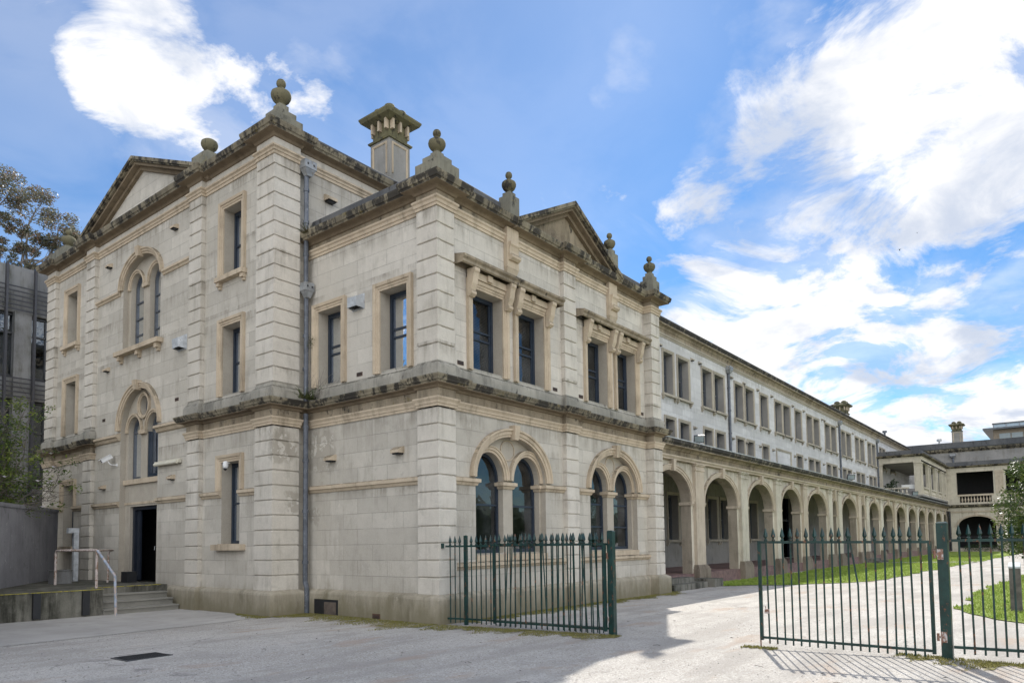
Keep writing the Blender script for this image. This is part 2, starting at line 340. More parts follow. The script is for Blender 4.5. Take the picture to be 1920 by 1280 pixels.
M['fern'] = leafmat('fern', (.05,.085,.02), (.09,.12,.03), (.12,.10,.05))

# ------------------------------------------------------------------ building helpers
WL = {}
def tag(o, label=None, cat=None, group=None, kind=None):
    if label: o['label'] = label
    if cat: o['category'] = cat
    if group: o['group'] = group
    if kind: o['kind'] = kind
    return o
def thing(name, loc, label, cat, group=None):
    o = bpy.data.objects.new(name, None); C.objects.link(o); o.location = loc; o.empty_display_size = .3
    WL[o] = Vector(loc); return tag(o, label, cat, group)
SPLIT = {'balustrade', 'recessed_wall', 'archivolt', 'middle_cornice', 'bed_moulding', 'blocking_course', 'architrave', 'string_course', 'frieze', 'plinth', 'parapet', 'porch_trim', 'baluster', 'capital', 'console', 'fascia', 'bracket', 'cornice', 'cornice_edge', 'fin', 'pilaster_strip', 'pot', 'handrail', 'vent_pipe', 'panel_moulding', 'window_opening', 'shade_sheet', 'balustrade_rail'}
class MB:
    def __init__(s): s.v = []; s.f = []; s.mi = []; s.cur = 0
    def add(s, vs, fs):
        k = len(s.v); s.v += [tuple(x) for x in vs]
        for f in fs: s.f.append(tuple(i + k for i in f)); s.mi.append(s.cur)
    def box(s, x0, x1, y0, y1, z0, z1):
        v = [(x, y, z) for z in (z0, z1) for y in (y0, y1) for x in (x0, x1)]
        s.add(v, [(0,2,3,1), (4,5,7,6), (0,1,5,4), (2,6,7,3), (0,4,6,2), (1,3,7,5)])
    def hexa(s, v): s.add(v, [(0,2,3,1), (4,5,7,6), (0,1,5,4), (2,6,7,3), (0,4,6,2), (1,3,7,5)])
    def bar(s, a, b, w, h=None, upv=(0,0,1)):
        a, b = Vector(a), Vector(b); dr = (b - a).normalized(); h = h or w
        u = Vector(upv)
        if abs(dr.dot(u)) > .95: u = Vector((1, 0, 0))
        x = dr.cross(u).normalized()*w/2; y = x.cross(dr).normalized()*h/2
        s.hexa([p + sx*x + sy*y for p in (a, b) for sy in (-1, 1) for sx in (-1, 1)])
    def tube(s, pts, r, n=8, cap=True):
        pts = [Vector(p) for p in pts]; rs = r if hasattr(r, '__len__') else [r]*len(pts)
        k0 = len(s.v); prev = None
        for i, p in enumerate(pts):
            dr = (pts[min(i+1, len(pts)-1)] - pts[max(i-1, 0)])
            dr = dr.normalized() if dr.length > 1e-9 else Vector((0, 0, 1))
            if prev is None:
                u = Vector((0, 0, 1)) if abs(dr.z) < .9 else Vector((1, 0, 0)); x = dr.cross(u).normalized()
            else: x = (prev - dr*prev.dot(dr)).normalized()
            prev = x; y = dr.cross(x)
            for j in range(n):
                a = 2*math.pi*j/n; s.v.append(tuple(p + (x*math.cos(a) + y*math.sin(a))*rs[i]))
        for i in range(len(pts)-1):
            for j in range(n):
                a, b = k0+i*n+j, k0+i*n+(j+1) % n
                s.f.append((a, b, b+n, a+n)); s.mi.append(s.cur)
        if cap:
            s.f.append(tuple(k0+j for j in reversed(range(n)))); s.mi.append(s.cur)
            s.f.append(tuple(k0+(len(pts)-1)*n+j for j in range(n))); s.mi.append(s.cur)
    def lathe(s, c, prof, n=24, sq=False):
        k0 = len(s.v); m_ = len(prof)
        for r_, z in prof:
            for j in range(n):
                a = 2*math.pi*(j + (.5 if sq else 0))/n; s.v.append((c[0]+r_*math.cos(a), c[1]+r_*math.sin(a), c[2]+z))
        for i in range(m_-1):
            for j in range(n):
                a, b = k0+i*n+j, k0+i*n+(j+1) % n
                s.f.append((a, b, b+n, a+n)); s.mi.append(s.cur)
        s.f.append(tuple(k0+j for j in reversed(range(n)))); s.mi.append(s.cur)
        s.f.append(tuple(k0+(m_-1)*n+j for j in range(n))); s.mi.append(s.cur)
    def islands(s):
        par = {}
        def find(a):
            while par[a] != a: par[a] = par[par[a]]; a = par[a]
            return a
        key = [tuple(round(c*500) for c in v) for v in s.v]
        for k in key: par.setdefault(k, k)
        for f in s.f:
            r0 = find(key[f[0]])
            for i in f[1:]: par[find(key[i])] = r0
        out = {}
        for f, m_ in zip(s.f, s.mi): out.setdefault(find(key[f[0]]), []).append((f, m_))
        res = []
        for fs in out.values():
            q = MB(); mp = {}
            for f, m_ in fs:
                for i in f:
                    if i not in mp: mp[i] = len(q.v); q.v.append(s.v[i])
                q.f.append(tuple(mp[i] for i in f)); q.mi.append(m_)
            res.append(q)
        return res
    def build(s, name, mat, parent=None, smooth=False, label=None, loc=None):
        if parent is not None and name in SPLIT:
            isl = s.islands()
            if 1 < len(isl) <= 100: return [q.build0(name, mat, parent, smooth, label, loc) for q in isl][0]
        return s.build0(name, mat, parent, smooth, label, loc)
    def build0(s, name, mat, parent=None, smooth=False, label=None, loc=None):
        mats = mat if isinstance(mat, (list, tuple)) else [mat]
        base = WL.get(parent, Vector((0, 0, 0))) if parent else Vector(loc or (0, 0, 0))
        me = bpy.data.meshes.new(name); me.from_pydata([tuple(Vector(v) - base) for v in s.v], [], s.f)
        for m_ in mats: me.materials.append(M[m_] if isinstance(m_, str) else m_)
        me.polygons.foreach_set('material_index', s.mi)
        if smooth: me.polygons.foreach_set('use_smooth', [True]*len(me.polygons))
        me.update()
        o = bpy.data.objects.new(name, me); C.objects.link(o)
        if parent: o.parent = parent
        else: o.location = base
        WL[o] = base
        if label: o['label'] = label
        return o

class Fr:
    """a facade plane: u runs along it, d is the distance outwards"""
    def __init__(s, o, u, n): s.o = Vector((*o, 0)); s.u = Vector((*u, 0)); s.n = Vector((*n, 0))
    def p(s, u, z, d=0.0): return s.o + s.u*u + s.n*d + Vector((0, 0, z))
FB = Fr((0, 0), (1, 0), (0, -1)); FA = Fr((0, 0), (0, 1), (-1, 0)); FT = Fr((-.9, 0), (0, 1), (-1, 0))
FTR = Fr((0, 4.38), (1, 0), (0, -1)); FL = Fr((0, 4.1), (1, 0), (0, -1)); FC = Fr((0, .55), (1, 0), (0, -1))
XF = 79.3
FF = Fr((XF, 0), (0, 1), (-1, 0)); FM = Fr((83.2, 0), (0, 1), (-1, 0))

def fbox(mb, F, u0, u1, z0, z1, d0, d1):
    mb.hexa([F.p(u, z, d) for d in (d0, d1) for z in (z0, z1) for u in (u0, u1)])
def wall(mb, F, outline, holes, d=0.0, depth=.3, mi_rev=None, sides=()):
    """flat wall with real openings and their reveals"""
    polys = [outline] + holes
    flat = [q for pl in polys for q in pl]
    tris = tessellate_polygon([[Vector((a, b, 0)) for a, b in pl] for pl in polys])
    mb.add([F.p(a, b, d) for a, b in flat], [tuple(tr) for tr in tris])
    old = mb.cur
    if mi_rev is not None: mb.cur = mi_rev
    for h in holes:
        n = len(h)
        mb.add([F.p(a, b, d) for a, b in h] + [F.p(a, b, d-depth) for a, b in h], [(i, (i+1) % n, (i+1) % n+n, i+n) for i in range(n)])
    mb.cur = old
def rect(u0, u1, z0, z1): return [(u0, z0), (u1, z0), (u1, z1), (u0, z1)]
def arch(cu, z0, zs, rx, rz, n=20):
    return [(cu-rx, z0), (cu+rx, z0)] + [(cu+rx*math.cos(math.pi*i/n), zs+rz*math.sin(math.pi*i/n)) for i in range(n+1)]
def circ(cu, cz, rx, rz, n=24): return [(cu+rx*math.cos(2*math.pi*i/n), cz+rz*math.sin(2*math.pi*i/n)) for i in range(n)]
def archband(mb, F, cu, zs, rx, rz, prof, n=24, a0=0.0, a1=math.pi, zleg=None):
    ring = []
    for r_, dd in prof:
        row = []
        if zleg is not None: row.append(F.p(cu+(rx+r_), zleg, dd))
        row += [F.p(cu+(rx+r_)*math.cos(a0+(a1-a0)*i/n), zs+(rz+r_)*math.sin(a0+(a1-a0)*i/n), dd) for i in range(n+1)]
        if zleg is not None: row.append(F.p(cu-(rx+r_), zleg, dd))
        ring.append(row)
    L = len(ring[0]); vs = [v for row in ring for v in row]
    mb.add(vs, [(i*L+j, i*L+j+1, (i+1)*L+j+1, (i+1)*L+j) for i in range(len(prof)-1) for j in range(L-1)])
    mb.add([ring[i][0] for i in range(len(prof))], [tuple(range(len(prof)))])
    mb.add([ring[i][-1] for i in range(len(prof))], [tuple(range(len(prof)))])
def archi3(mb, F, u0, u1, zb, zt, prof):
    vs = []
    for r_, dd in prof: vs += [F.p(u0-r_, zb, dd), F.p(u0-r_, zt+r_, dd), F.p(u1+r_, zt+r_, dd), F.p(u1+r_, zb, dd)]
    mb.add(vs, [(i*4+j, i*4+j+1, i*4+j+5, i*4+j+4) for i in range(len(prof)-1) for j in range(3)])
    mb.add([F.p(u0-r_, zb, dd) for r_, dd in prof], [tuple(range(len(prof)))])
    mb.add([F.p(u1+r_, zb, dd) for r_, dd in prof], [tuple(range(len(prof)))])
def sweep(mb, path, prof, closed=False, cap=True):
    """moulding: profile (outward, z) carried along a plan path, mitred at every corner; outward is to the right of travel"""
    P = [Vector(p) for p in path]; n = len(P)
    offs = []
    for i in range(n):
        a = P[i]-P[i-1] if (i > 0 or closed) else None
        b = P[(i+1) % n]-P[i] if (i < n-1 or closed) else None
        na = Vector((a.y, -a.x)).normalized() if a is not None else None
        nb = Vector((b.y, -b.x)).normalized() if b is not None else None
        if na is None: o = nb
        elif nb is None: o = na
        else:
            o = (na+nb)
            o = o.normalized()/max(.3, o.normalized().dot(na)) if o.length > 1e-6 else na
        offs.append(o)
    m_ = len(prof); vs = []
    for i in range(n):
        for dd, z in prof: vs.append((P[i].x+offs[i].x*dd, P[i].y+offs[i].y*dd, z))
    fs = []
    for i in range(n if closed else n-1):
        for j in range(m_-1):
            a = i*m_+j; b = ((i+1) % n)*m_+j; fs.append((a, a+1, b+1, b))
    if cap and not closed: fs += [tuple(range(m_)), tuple((n-1)*m_+j for j in range(m_))]
    mb.add(vs, fs)
ARCHI = [(0, 0), (0, .035), (.05, .035), (.055, .05), (.10, .05), (.11, .075), (.165, .085), (.18, .085), (.18, 0)]
def course_pier(mb, F, u0, u1, zs, n, d, back=.3, h=.345, ret_l=0, ret_r=0, lo=None):
    """channelled pier: n blocks of height h with sunk joints"""
    fbox(mb, F, u0+.02, u1-.02, zs, zs+n*h, -back, d-.032)
    for i in range(n):
        a = zs+i*h+(.013 if i else 0); b = zs+(i+1)*h-.014
        # slight chamfer at top and bottom
        c = .012
        v = []
        for dd, (uu0, uu1) in ((-back, (u0, u1)), (d, (u0, u1))):
            pass
        fbox(mb, F, u0, u1, a+c, b-c, -back, d)
        mb.hexa([F.p(u0+.012, a, -back), F.p(u1-.012, a, -back), F.p(u0, a+c, -back), F.p(u1, a+c, -back), F.p(u0+.012, a, d-.012), F.p(u1-.012, a, d-.012), F.p(u0, a+c, d), F.p(u1, a+c, d)])
        mb.hexa([F.p(u0, b-c, -back), F.p(u1, b-c, -back), F.p(u0+.012, b, -back), F.p(u1-.012, b, -back), F.p(u0, b-c, d), F.p(u1, b-c, d), F.p(u0+.012, b, d-.012), F.p(u1-.012, b, d-.012)])

def sash_rect(parent, F, u0, u1, z0, z1, dg, blind=None, rails=(.5,), mat='sash', vbar=False, sill=True):
    """double hung sash set dg behind the plane: frame + meeting rail, pane, blind"""
    f = MB(); fw_ = .07
    fbox(f, F, u0, u0+fw_, z0, z1, dg-.06, dg+.03); fbox(f, F, u1-fw_, u1, z0, z1, dg-.06, dg+.03)
    fbox(f, F, u0+fw_, u1-fw_, z1-.09, z1, dg-.06, dg+.03); fbox(f, F, u0+fw_, u1-fw_, z0, z0+.08, dg-.06, dg+.03)
    for k, rl in enumerate(rails):
        zr = z0+(z1-z0)*rl; fbox(f, F, u0+fw_, u1-fw_, zr-.022, zr+.022, dg-.045, dg+.012)
    fbox(f, F, u0+fw_, u0+fw_+.04, z0+.08, z1-.09, dg-.04, dg+.005); fbox(f, F, u1-fw_-.04, u1-fw_, z0+.08, z1-.09, dg-.04, dg+.005)
    if vbar: fbox(f, F, (u0+u1)/2-.012, (u0+u1)/2+.012, z0+.08, z1-.09, dg-.04, dg)
    f.build('sash_frame', mat, parent)
    g = MB(); g.add([F.p(u0+.06, z0+.06, dg-.02), F.p(u1-.06, z0+.06, dg-.02), F.p(u1-.06, z1-.07, dg-.02), F.p(u0+.06, z1-.07, dg-.02)], [(0, 1, 2, 3)])
    g.build('pane', 'glass', parent)
    if blind:
        b = MB(); zz = z0+.1; zt = z0+(z1-z0)*blind
        if (u1-u0) < .95 and F is FL:
            fbox(b, F, u0+.08, u1-.08, z1-(z1-z0)*blind*.8, z1-.1, dg-.14, dg-.13); zz = zt
        while zz < zt:
            b.add([F.p(u0+.08, zz, dg-.10), F.p(u1-.08, zz, dg-.10), F.p(u1-.08, zz+.022, dg-.13), F.p(u0+.08, zz+.022, dg-.13)], [(0, 1, 2, 3)]); zz += .035
        b.build('blind', 'blind', parent)
def rect_window(bld, F, u0, u1, z0, z1, d, glass, sill='full', archi=True, blind=None, mat='trim', rails=(.5,), brackets=False, prof=ARCHI, label=None, sashm='sash', sh=.12):
    mb = MB()
    if archi: archi3(mb, F, u0, u1, z0, z1, [(r_, dd+d) for r_, dd in prof])
    if not archi: fbox(mb, F, u0-.001, u1+.001, z0-.02, z0, glass, d+.01)
    o = mb.build('window', mat, bld, label=label)
    sash_rect(o, F, u0+.002, u1-.002, z0, z1-.002, glass, blind, rails, sashm)
    if sill:
        s = MB(); e = .23
        fbox(s, F, u0-e, u1+e, z0-sh, z0-.004, d-.02, d+.15)
        s.add([F.p(u0-e, z0-.004, d+.15), F.p(u1+e, z0-.004, d+.15), F.p(u1+e, z0+.012, d+.088), F.p(u0-e, z0+.012, d+.088)], [(0,1,2,3)])
        fbox(s, F, u0, u1, z0-.03, z0+.006, glass-.02, d+.1)
        if brackets:
            for uu in ([u0-e+.03, u1+e-.16] if brackets is True else brackets):
                fbox(s, F, uu, uu+.13, z0-sh-.10, z0-sh, d-.02, d+.11); fbox(s, F, uu+.015, uu+.115, z0-sh-.17, z0-sh-.10, d-.02, d+.06)
        s.build('sill', mat, o)
    return o
def vent(bld, F, u, z, d, s=1.0, mat='trim'):
    """small hooded stone ventilator"""
    m_ = MB(); a = .09*s; h = .11*s
    v = [F.p(u-a, z, d+.13*s), F.p(u+a, z, d+.13*s), F.p(u-a, z+.05*s, d+.13*s), F.p(u+a, z+.05*s, d+.13*s)]
    m_.add([F.p(u-a*1.1, z+h, d), F.p(u+a*1.1, z+h, d), F.p(u+a*1.1, z+h*.9, d+.05*s), F.p(u-a*1.1, z+h*.9, d+.05*s), v[2], v[3], v[0], v[1],
            F.p(u-a*1.1, z, d), F.p(u+a*1.1, z, d)],
           [(0,1,2,3), (3,2,5,4), (4,5,7,6), (0,3,4,6,8), (1,9,7,5,2)])
    m_.cur = 1; fbox(m_, F, u-a*.8, u+a*.8, z-.02*s, z+.01, d+.001, d+.1*s)
    m_.build('vent_hood', [mat, 'black'], bld)
def airbrick(bld, F, u, z, d, w_=.2, h_=.09):
    m_ = MB(); fbox(m_, F, u-w_/2, u+w_/2, z-h_/2, z+h_/2, d-.01, d+.006)
    m_.cur = 1
    for i in range(3):
        zz = z-h_/2+.018+i*.026; fbox(m_, F, u-w_/2+.015, u+w_/2-.015, zz, zz+.012, d+.004, d+.010)
    m_.build('air_brick', ['brick_dark', 'black'], bld)
def finial(bld, x, y, z, s=1.0, ball=True, ped=None, slim=.88):
    """urn finial: turned bowl with a ball on top, on a stepped pedestal"""
    pb = MB()
    for (hw, a, b) in ped or ():
        pb.box(x-hw, x+hw, y-hw, y+hw, a, b)
    root = pb.build('finial', 'pedestal', bld)
    u = MB()
    pr = [(.10,0), (.13,.0), (.13,.03), (.085,.05), (.085,.07), (.14,.09), (.20,.14), (.242,.21), (.25,.26), (.235,.315), (.17,.36), (.10,.375), (.062,.39), (.055,.43)]
    if ball: pr += [(.075,.445), (.105,.475), (.118,.515), (.112,.56), (.085,.60), (.04,.622), (.012,.628)]
    else: pr = pr[:-2]+[(.05,.372)]
    u.lathe((x, y, z), [(a*s*slim, b*s) for a, b in pr], 24); u.build('urn', 'finial', root, smooth=True)
def chimney(bld, cx, cy, hw, z0, zb, zt, mat='old_render'):
    m_ = MB()
    m_.box(cx-hw, cx+hw, cy-hw, cy+hw, z0, zb)
    k = zt-zb
    o_ = m_.build('chimney', mat, bld)
    q = MB()
    pth = [(cx+hw, cy+hw), (cx-hw, cy+hw), (cx-hw, cy-hw), (cx+hw, cy-hw)][::-1]
    cl_ = [(cx-hw, cy+hw), (cx-hw, cy-hw), (cx+hw, cy-hw), (cx+hw, cy+hw)]
    sweep(q, cl_, [(0, zb), (.05, zb), (.07, zb+.05), (.03, zb+.09), (-.05, zb+.10), (-.05, zb+.5*k), (.02, zb+.52*k), (.10, zb+.56*k), (.22, zb+.60*k), (.27, zb+.68*k), (.27, zb+.72*k), (.10, zb+.80*k), (-.1, zb+.86*k), (-hw, zb+.88*k)], closed=True)
    q.build('chimney_cap', 'mossy_cap', o_)
    b_ = MB()
    for sx in (-1, 1):
        for off in (-.36, 0, .36):
            b_.box(cx+off*hw*2-.04, cx+off*hw*2+.04, cy+sx*(hw-.0)-.07, cy+sx*(hw-.0)+.07, zb+.27*k, zb+.56*k)
            b_.box(cx+sx*(hw-.0)-.07, cx+sx*(hw-.0)+.07, cy+off*hw*2-.04, cy+off*hw*2+.04, zb+.27*k, zb+.56*k)
    b_.build('bracket', 'trim', o_)
    p_ = MB()
    for sx, sy in ((-1, -1), (1, -1), (-1, 1), (1, 1)):
        p_.lathe((cx+sx*hw*.55, cy+sy*hw*.55, zb+.80*k), [(hw*.45, 0), (hw*.45, .12*k), (hw*.36, .20*k), (hw*.1, .25*k)], 14)
    p_.build('pot', 'mossy_cap', o_, smooth=True)
    pn = MB()
    for sgn, F in ((1, Fr((0, cy-hw), (1, 0), (0, -1))), (1, Fr((cx-hw, 0), (0, 1), (-1, 0)))):
        c_ = cx if F.u.x else cy
        archi3(pn, F, c_-hw*.62, c_+hw*.62, zb-1.6*hw*1.6, zb-.16, [(0, .0), (0, .015), (.03, .03), (.06, .03), (.06, 0)])
    pn.build('panel_moulding', 'trim', o_)
def pipe_run(bld, pts, r=.055, heads=(), mat='zinc', bands=()):
    m_ = MB(); m_.tube(pts, r, 10)
    for z in bands:
        a = Vector(pts[0]); m_.tube([(a.x, a.y, z-.035), (a.x, a.y, z+.035)], r*1.25, 10)
    o_ = m_.build('downpipe', mat, bld, smooth=False)
    for (x, y, z, wx, wy) in heads:
        h_ = MB(); h_.box(x-wx, x+wx, y-wy, y+wy, z, z+.20)
        h_.hexa([(x-wx*.45, y-wy*.45, z-.16), (x+wx*.45, y-wy*.45, z-.16), (x-wx*.45, y+wy*.45, z-.16), (x+wx*.45, y+wy*.45, z-.16), (x-wx*.9, y-wy*.9, z), (x+wx*.9, y-wy*.9, z), (x-wx*.9, y+wy*.9, z), (x+wx*.9, y+wy*.9, z)])
        h_.cur = 1
        for sgn in (-.5, .5): h_.lathe((x+sgn*wx, y-wy-.0015, z+.1), [(.02, -.02), (.02, .02)], 8)
        h_.build('rainwater_head', ['hopper', 'black'], o_)
    return o_

# ================================================================== THE SETTING
def flat(name, pts, z, mat, kind='structure', label=None, cat=None):
    mb = MB(); tr = tessellate_polygon([[Vector((a, b, 0)) for a, b in pts]])
    mb.add([(a, b, z) for a, b in pts], [tuple(q) for q in tr])
    o = mb.build(name, mat); tag(o, label, cat, None, kind); return o
g = MB(); g.add([(-900, -900, 0), (1500, -900, 0), (1500, 1500, 0), (-900, 1500, 0)], [(0, 1, 2, 3)])
tag(g.build('ground', 'gravel'), 'pale compacted gravel yard and drive in front of the stone buildings', 'ground', kind='structure')
flat('concrete_apron', [(-40, 3.2), (-6.2, 3.99), (-2.09, 4.22), (-1.0, 4.45), (-1.0, 9), (-40, 9)], .006, 'concrete_slab',
     label='smooth grey concrete apron in front of the terrace steps', cat='pavement')
hm, ht_ = newmat('hill_trees'); P_ = ht_.n('ShaderNodeNewGeometry').outputs['Position']
M['hill_trees'] = finish(hm, ht_, ht_.mix(ht_.ramp(ht_.noise(P_, .12, 6, .65), .35, .65), (.035,.05,.022), (.07,.085,.04)), .95)
mb = MB(); rnd = random.Random(6); n_ = 180; hh = [9+4*math.sin(i*.21)+3*math.sin(i*.53+1)+rnd.uniform(-1.2, 1.2) for i in range(n_)]  # ring added out of view to darken the reflections in the panes
for ring, (rr, kz) in enumerate(((170, 0.0), (176, .75), (190, 1.0), (260, .8))):
    for i in range(n_):
        a = 2*math.pi*i/n_; q = rr+4*math.sin(i*.9); mb.v.append((30+q*math.cos(a), q*math.sin(a), hh[i]*kz if ring else -.5))
for ring in range(3):
    for i in range(n_):
        a, b = ring*n_+i, ring*n_+(i+1) % n_; mb.f.append((a, b, b+n_, a+n_)); mb.mi.append(0)
tag(mb.build('reflection_hills', 'hill_trees'), 'unseen ring of dark wooded hills added for the window reflections', 'reflection_hills', kind='structure')
lawn1 = [(13.3, .45), (13.6, -.1), (15.2, -2.2), (18.3, -4.0), (22, -4.35), (28.5, -4.5), (45, -5.3), (65.6, -6.0), (78.6, -6.6), (78.6, .45)]
def ragged(poly, amp=.16, step=.35, far=40):
    rnd = random.Random(2); out = []
    for i in range(len(poly)):
        a, b = Vector(poly[i]), Vector(poly[(i+1) % len(poly)]); n = max(1, int(min((b-a).length, far)/step)); nn = (b-a).normalized(); nn = Vector((nn.y, -nn.x))
        for k in range(n):
            p = a.lerp(b, k/n); q = p+nn*(rnd.uniform(-1, 1)*amp*.5+amp*.6*math.sin(k*.9+i)+amp*.5*math.sin(k*.31)) if k else p; out.append((q.x, q.y))
    return out
lawn1 = ragged(lawn1)
flat('lawn', lawn1, .02, 'lawn', label='bright green lawn strip along the foot of the arcade', cat='lawn')
flat('path', [(38.6, .45), (40.2, .45), (44, -5.2), (41, -5.1)], .028, 'gravel', label='narrow gravel path crossing the lawn to the arcade', cat='path')
lawn2 = [(9.1, -7.9), (7.6, -8.05), (6.7, -8.5), (5.84, -9.08), (4.6, -10.6), (3.6, -13), (4, -30), (66, -30), (66, -10.2), (45, -9.3), (26, -8.3), (15, -7.75)]
lawn2 = ragged(lawn2)
flat('lawn', lawn2, .02, 'lawn', label='lawn island behind the iron fence with a timber bollard and a bushy tree', cat='lawn')

def inside(p, poly):
    x, y = p; c = False
    for i in range(len(poly)):
        x1, y1 = poly[i]; x2, y2 = poly[i-1]
        if (y1 > y) != (y2 > y) and x < (x2-x1)*(y-y1)/(y2-y1)+x1: c = not c
    return c
def tufts(name, n, sampler, mat, label, h=(.02, .05), wd=.006, z=0.0, cat='grass', dry=0.0):
    rnd = random.Random(name + label); mb = MB()
    for _ in range(n):
        x, y = sampler(rnd); a = rnd.uniform(0, 6.283); hh = rnd.uniform(*h); w_ = wd*rnd.uniform(.7, 1.6)
        dx, dy = math.cos(a)*w_, math.sin(a)*w_; lx, ly = rnd.gauss(0, .4)*hh, rnd.gauss(0, .4)*hh
        mb.add([(x-dx, y-dy, z), (x+dx, y+dy, z), (x+lx, y+ly, z+hh)], [(0, 1, 2)])
    o = mb.build(name, mat); tag(o, label, cat, kind='stuff'); return o
def near_lawn(rnd, poly, x0, x1, y0, y1):
    while True:
        p = (x0+(x1-x0)*rnd.random()**1.3, rnd.uniform(y0, y1))
        if inside(p, poly): return p
tufts('grass', 26000, lambda r: near_lawn(r, lawn2, 3.6, 30, -14, -7.7), 'lawn', 'short mown grass blades of the lawn island', (.03, .08), .012, .02)
tufts('grass', 26000, lambda r: near_lawn(r, lawn1, 13, 60, -6.5, .4), 'lawn', 'short mown grass blades in front of the arcade', (.03, .08), .014, .02)
# moss and weeds along the foot of the walls and under the fence
def band(segs):
    def s(rnd):
        a, b, wa, wb = rnd.choices(segs, [ (Vector(q[1])-Vector(q[0])).length for q in segs])[0]
        t_ = rnd.random(); p = Vector(a).lerp(Vector(b), t_); n_ = (Vector(b)-Vector(a)).normalized(); n_ = Vector((n_.y, -n_.x))
        ww = wa+(wb-wa)*t_; k = rnd.random()**1.4
        k *= .75+.35*math.sin(t_*23+a[0]*3)+.2*math.sin(t_*57)
        q = p+n_*k*ww; return q.x, q.y
    return s
mossband = [((-1.02, 5.6), (-1.02, 4.2), .06, .5), ((-.98, 4.28), (-.1, 4.28), .45, .5), ((-.0, 4.3), (-.12, -.1), .80, 1.15), ((-.1, -.15), (.36, -3.9), .8, .6),
            ((.5, -.12), (4.6, -.05), .35, .75), ((4.6, -.05), (10.1, -.2), .6, .55), ((9.8, -.2), (10.9, .3), .3, .3)]
def sheet(name, segs, z, mat, label):
    """thin irregular mats of moss: one ragged ribbon per run"""
    rnd = random.Random(5); mb = MB()
    for a, b, wa, wb in segs:
        a, b = Vector(a), Vector(b); n = max(6, int((b-a).length/.08)); dr = (b-a).normalized(); nn = Vector((dr.y, -dr.x)); k0 = len(mb.v)
        for i in range(n+1):
            t_ = i/n; p = a.lerp(b, t_); ww = (wa+(wb-wa)*t_)*(.62+.22*math.sin(t_*17+a.x*5)+.12*math.sin(t_*61)+rnd.uniform(-.1, .12))
            q = p+nn*ww; mb.v += [(p.x, p.y, z), (q.x, q.y, z-.004)]
        for i in range(n): mb.f.append((k0+2*i, k0+2*i+1, k0+2*i+3, k0+2*i+2)); mb.mi.append(0)
    o = mb.build(name, mat); tag(o, label, 'moss', kind='stuff'); return o
sheet('moss', mossband, .014, 'moss_mat', 'olive moss creeping along the foot of the stone walls')
tufts('weeds', 30000, band(mossband), 'moss', 'short weeds and moss tufts along the wall foot and under the left fence', (.008, .030), .006, .008, 'weeds')
rb = [((.75, -8.0), (.62, -9.2), .35, .9), ((.62, -8.9), (.45, -13.5), .55, .9), ((.30, -6.0), (.33, -6.5), .16, .2)]
sheet('moss', rb, .012, 'moss_mat', 'patchy moss and bare soil under the right fence and gate post')
tufts('weeds', 5000, band(rb), 'moss', 'yellowish weeds at the foot of the right gate post', (.012, .04), .007, .008, 'weeds')

# ================================================================== THREE STOREY BLOCK
TOWER = thing('three_storey_block', (-.9, 11.24, 0), 'three storey grey stucco block with pediment, arched portal window and urn finials', 'building')
WALLD = -.12
hw_ = [(5.91, 6.73), (15.75, 16.57)]
mb = MB()
portal = arch(11.24, .3, 5.09, 1.17, 1.13, 28); uarch = arch(11.24, 7.47, 9.38, 1.17, .80, 28)
holes = [rect(a, b, 1.65, 3.68) for a, b in hw_]+[rect(a, b, 5.35, 7.13) for a, b in hw_]+[rect(a, b, 8.40, 10.17) for a, b in hw_]+[portal, uarch]
wall(mb, FT, rect(4.45, 18.0, 0, 11.2), holes, WALLD, .16, 1); mb.cur = 1
for h_ in holes[:6]:   # deeper reveals for the plain windows
    n = len(h_); mb.add([FT.p(a, b, WALLD-.16) for a, b in h_]+[FT.p(a, b, WALLD-.34) for a, b in h_], [(i, (i+1) % n, (i+1) % n+n, i+n) for i in range(n)])
mb.build('wall', ['ashlar_low', 'reveal'], TOWER)
mb = MB(); wall(mb, FTR, rect(-.2, 10.0, 4.6, 11.2), [], WALLD); mb.box(-.25, .2, 4.5, 4.62, 0, 4.62); mb.box(-.78, 10, 17.9, 18.0, 0, 11.2); mb.box(9.8, 10.0, 4.52, 17.98, 0, 11.2)
mb.build('side_wall', 'ashlar_low', TOWER)
mb = MB(); mb.box(-.7, 9.95, 4.55, 17.95, 11.22, 11.50); mb.build('roof', 'roof_zinc', TOWER)
mb = MB(); mb.box(.5, 9.6, 5.6, 17.0, -.1, 11.2); mb.build('light_block_core', 'interior', TOWER)  # solid core added inside the shell to block the sun
# inner plane of the portal and the paired window above
D2 = WALLD-.16
mb = MB()
def shrink(poly, k=.004): return [(11.24+(a-11.24)*(1+k), b) for a, b in poly]
wall(mb, FT, arch(11.24, .32, 5.09, 1.175, 1.135, 28), [rect(10.42, 12.06, .62, 2.80), arch(10.64, 3.62, 5.02, .41, .45, 16), arch(11.84, 3.62, 5.02, .41, .45, 16), circ(11.24, 5.74, .26, .29, 20)], D2, .24)
wall(mb, FT, arch(11.24, 7.45, 9.38, 1.175, .805, 28), [arch(10.64, 7.52, 9.38, .41, .44, 16), arch(11.84, 7.52, 9.38, .41, .44, 16)], D2, .22)
mb.build('recessed_wall', 'reveal', TOWER)
mb = MB()
BAND = [(0, WALLD-.02), (0, WALLD+.05), (.05, WALLD+.05), (.06, WALLD+.08), (.12, WALLD+.08), (.13, WALLD+.11), (.17, WALLD+.11), (.175, WALLD-.01)]
archband(mb, FT, 11.24, 5.09, 1.17, 1.13, BAND, 32); archband(mb, FT, 11.24, 9.38, 1.17, .80, BAND, 32)
IB = [(0, D2-.01), (0, D2+.04), (.04, D2+.04), (.05, D2+.07), (.10, D2+.07), (.105, D2-.01)]
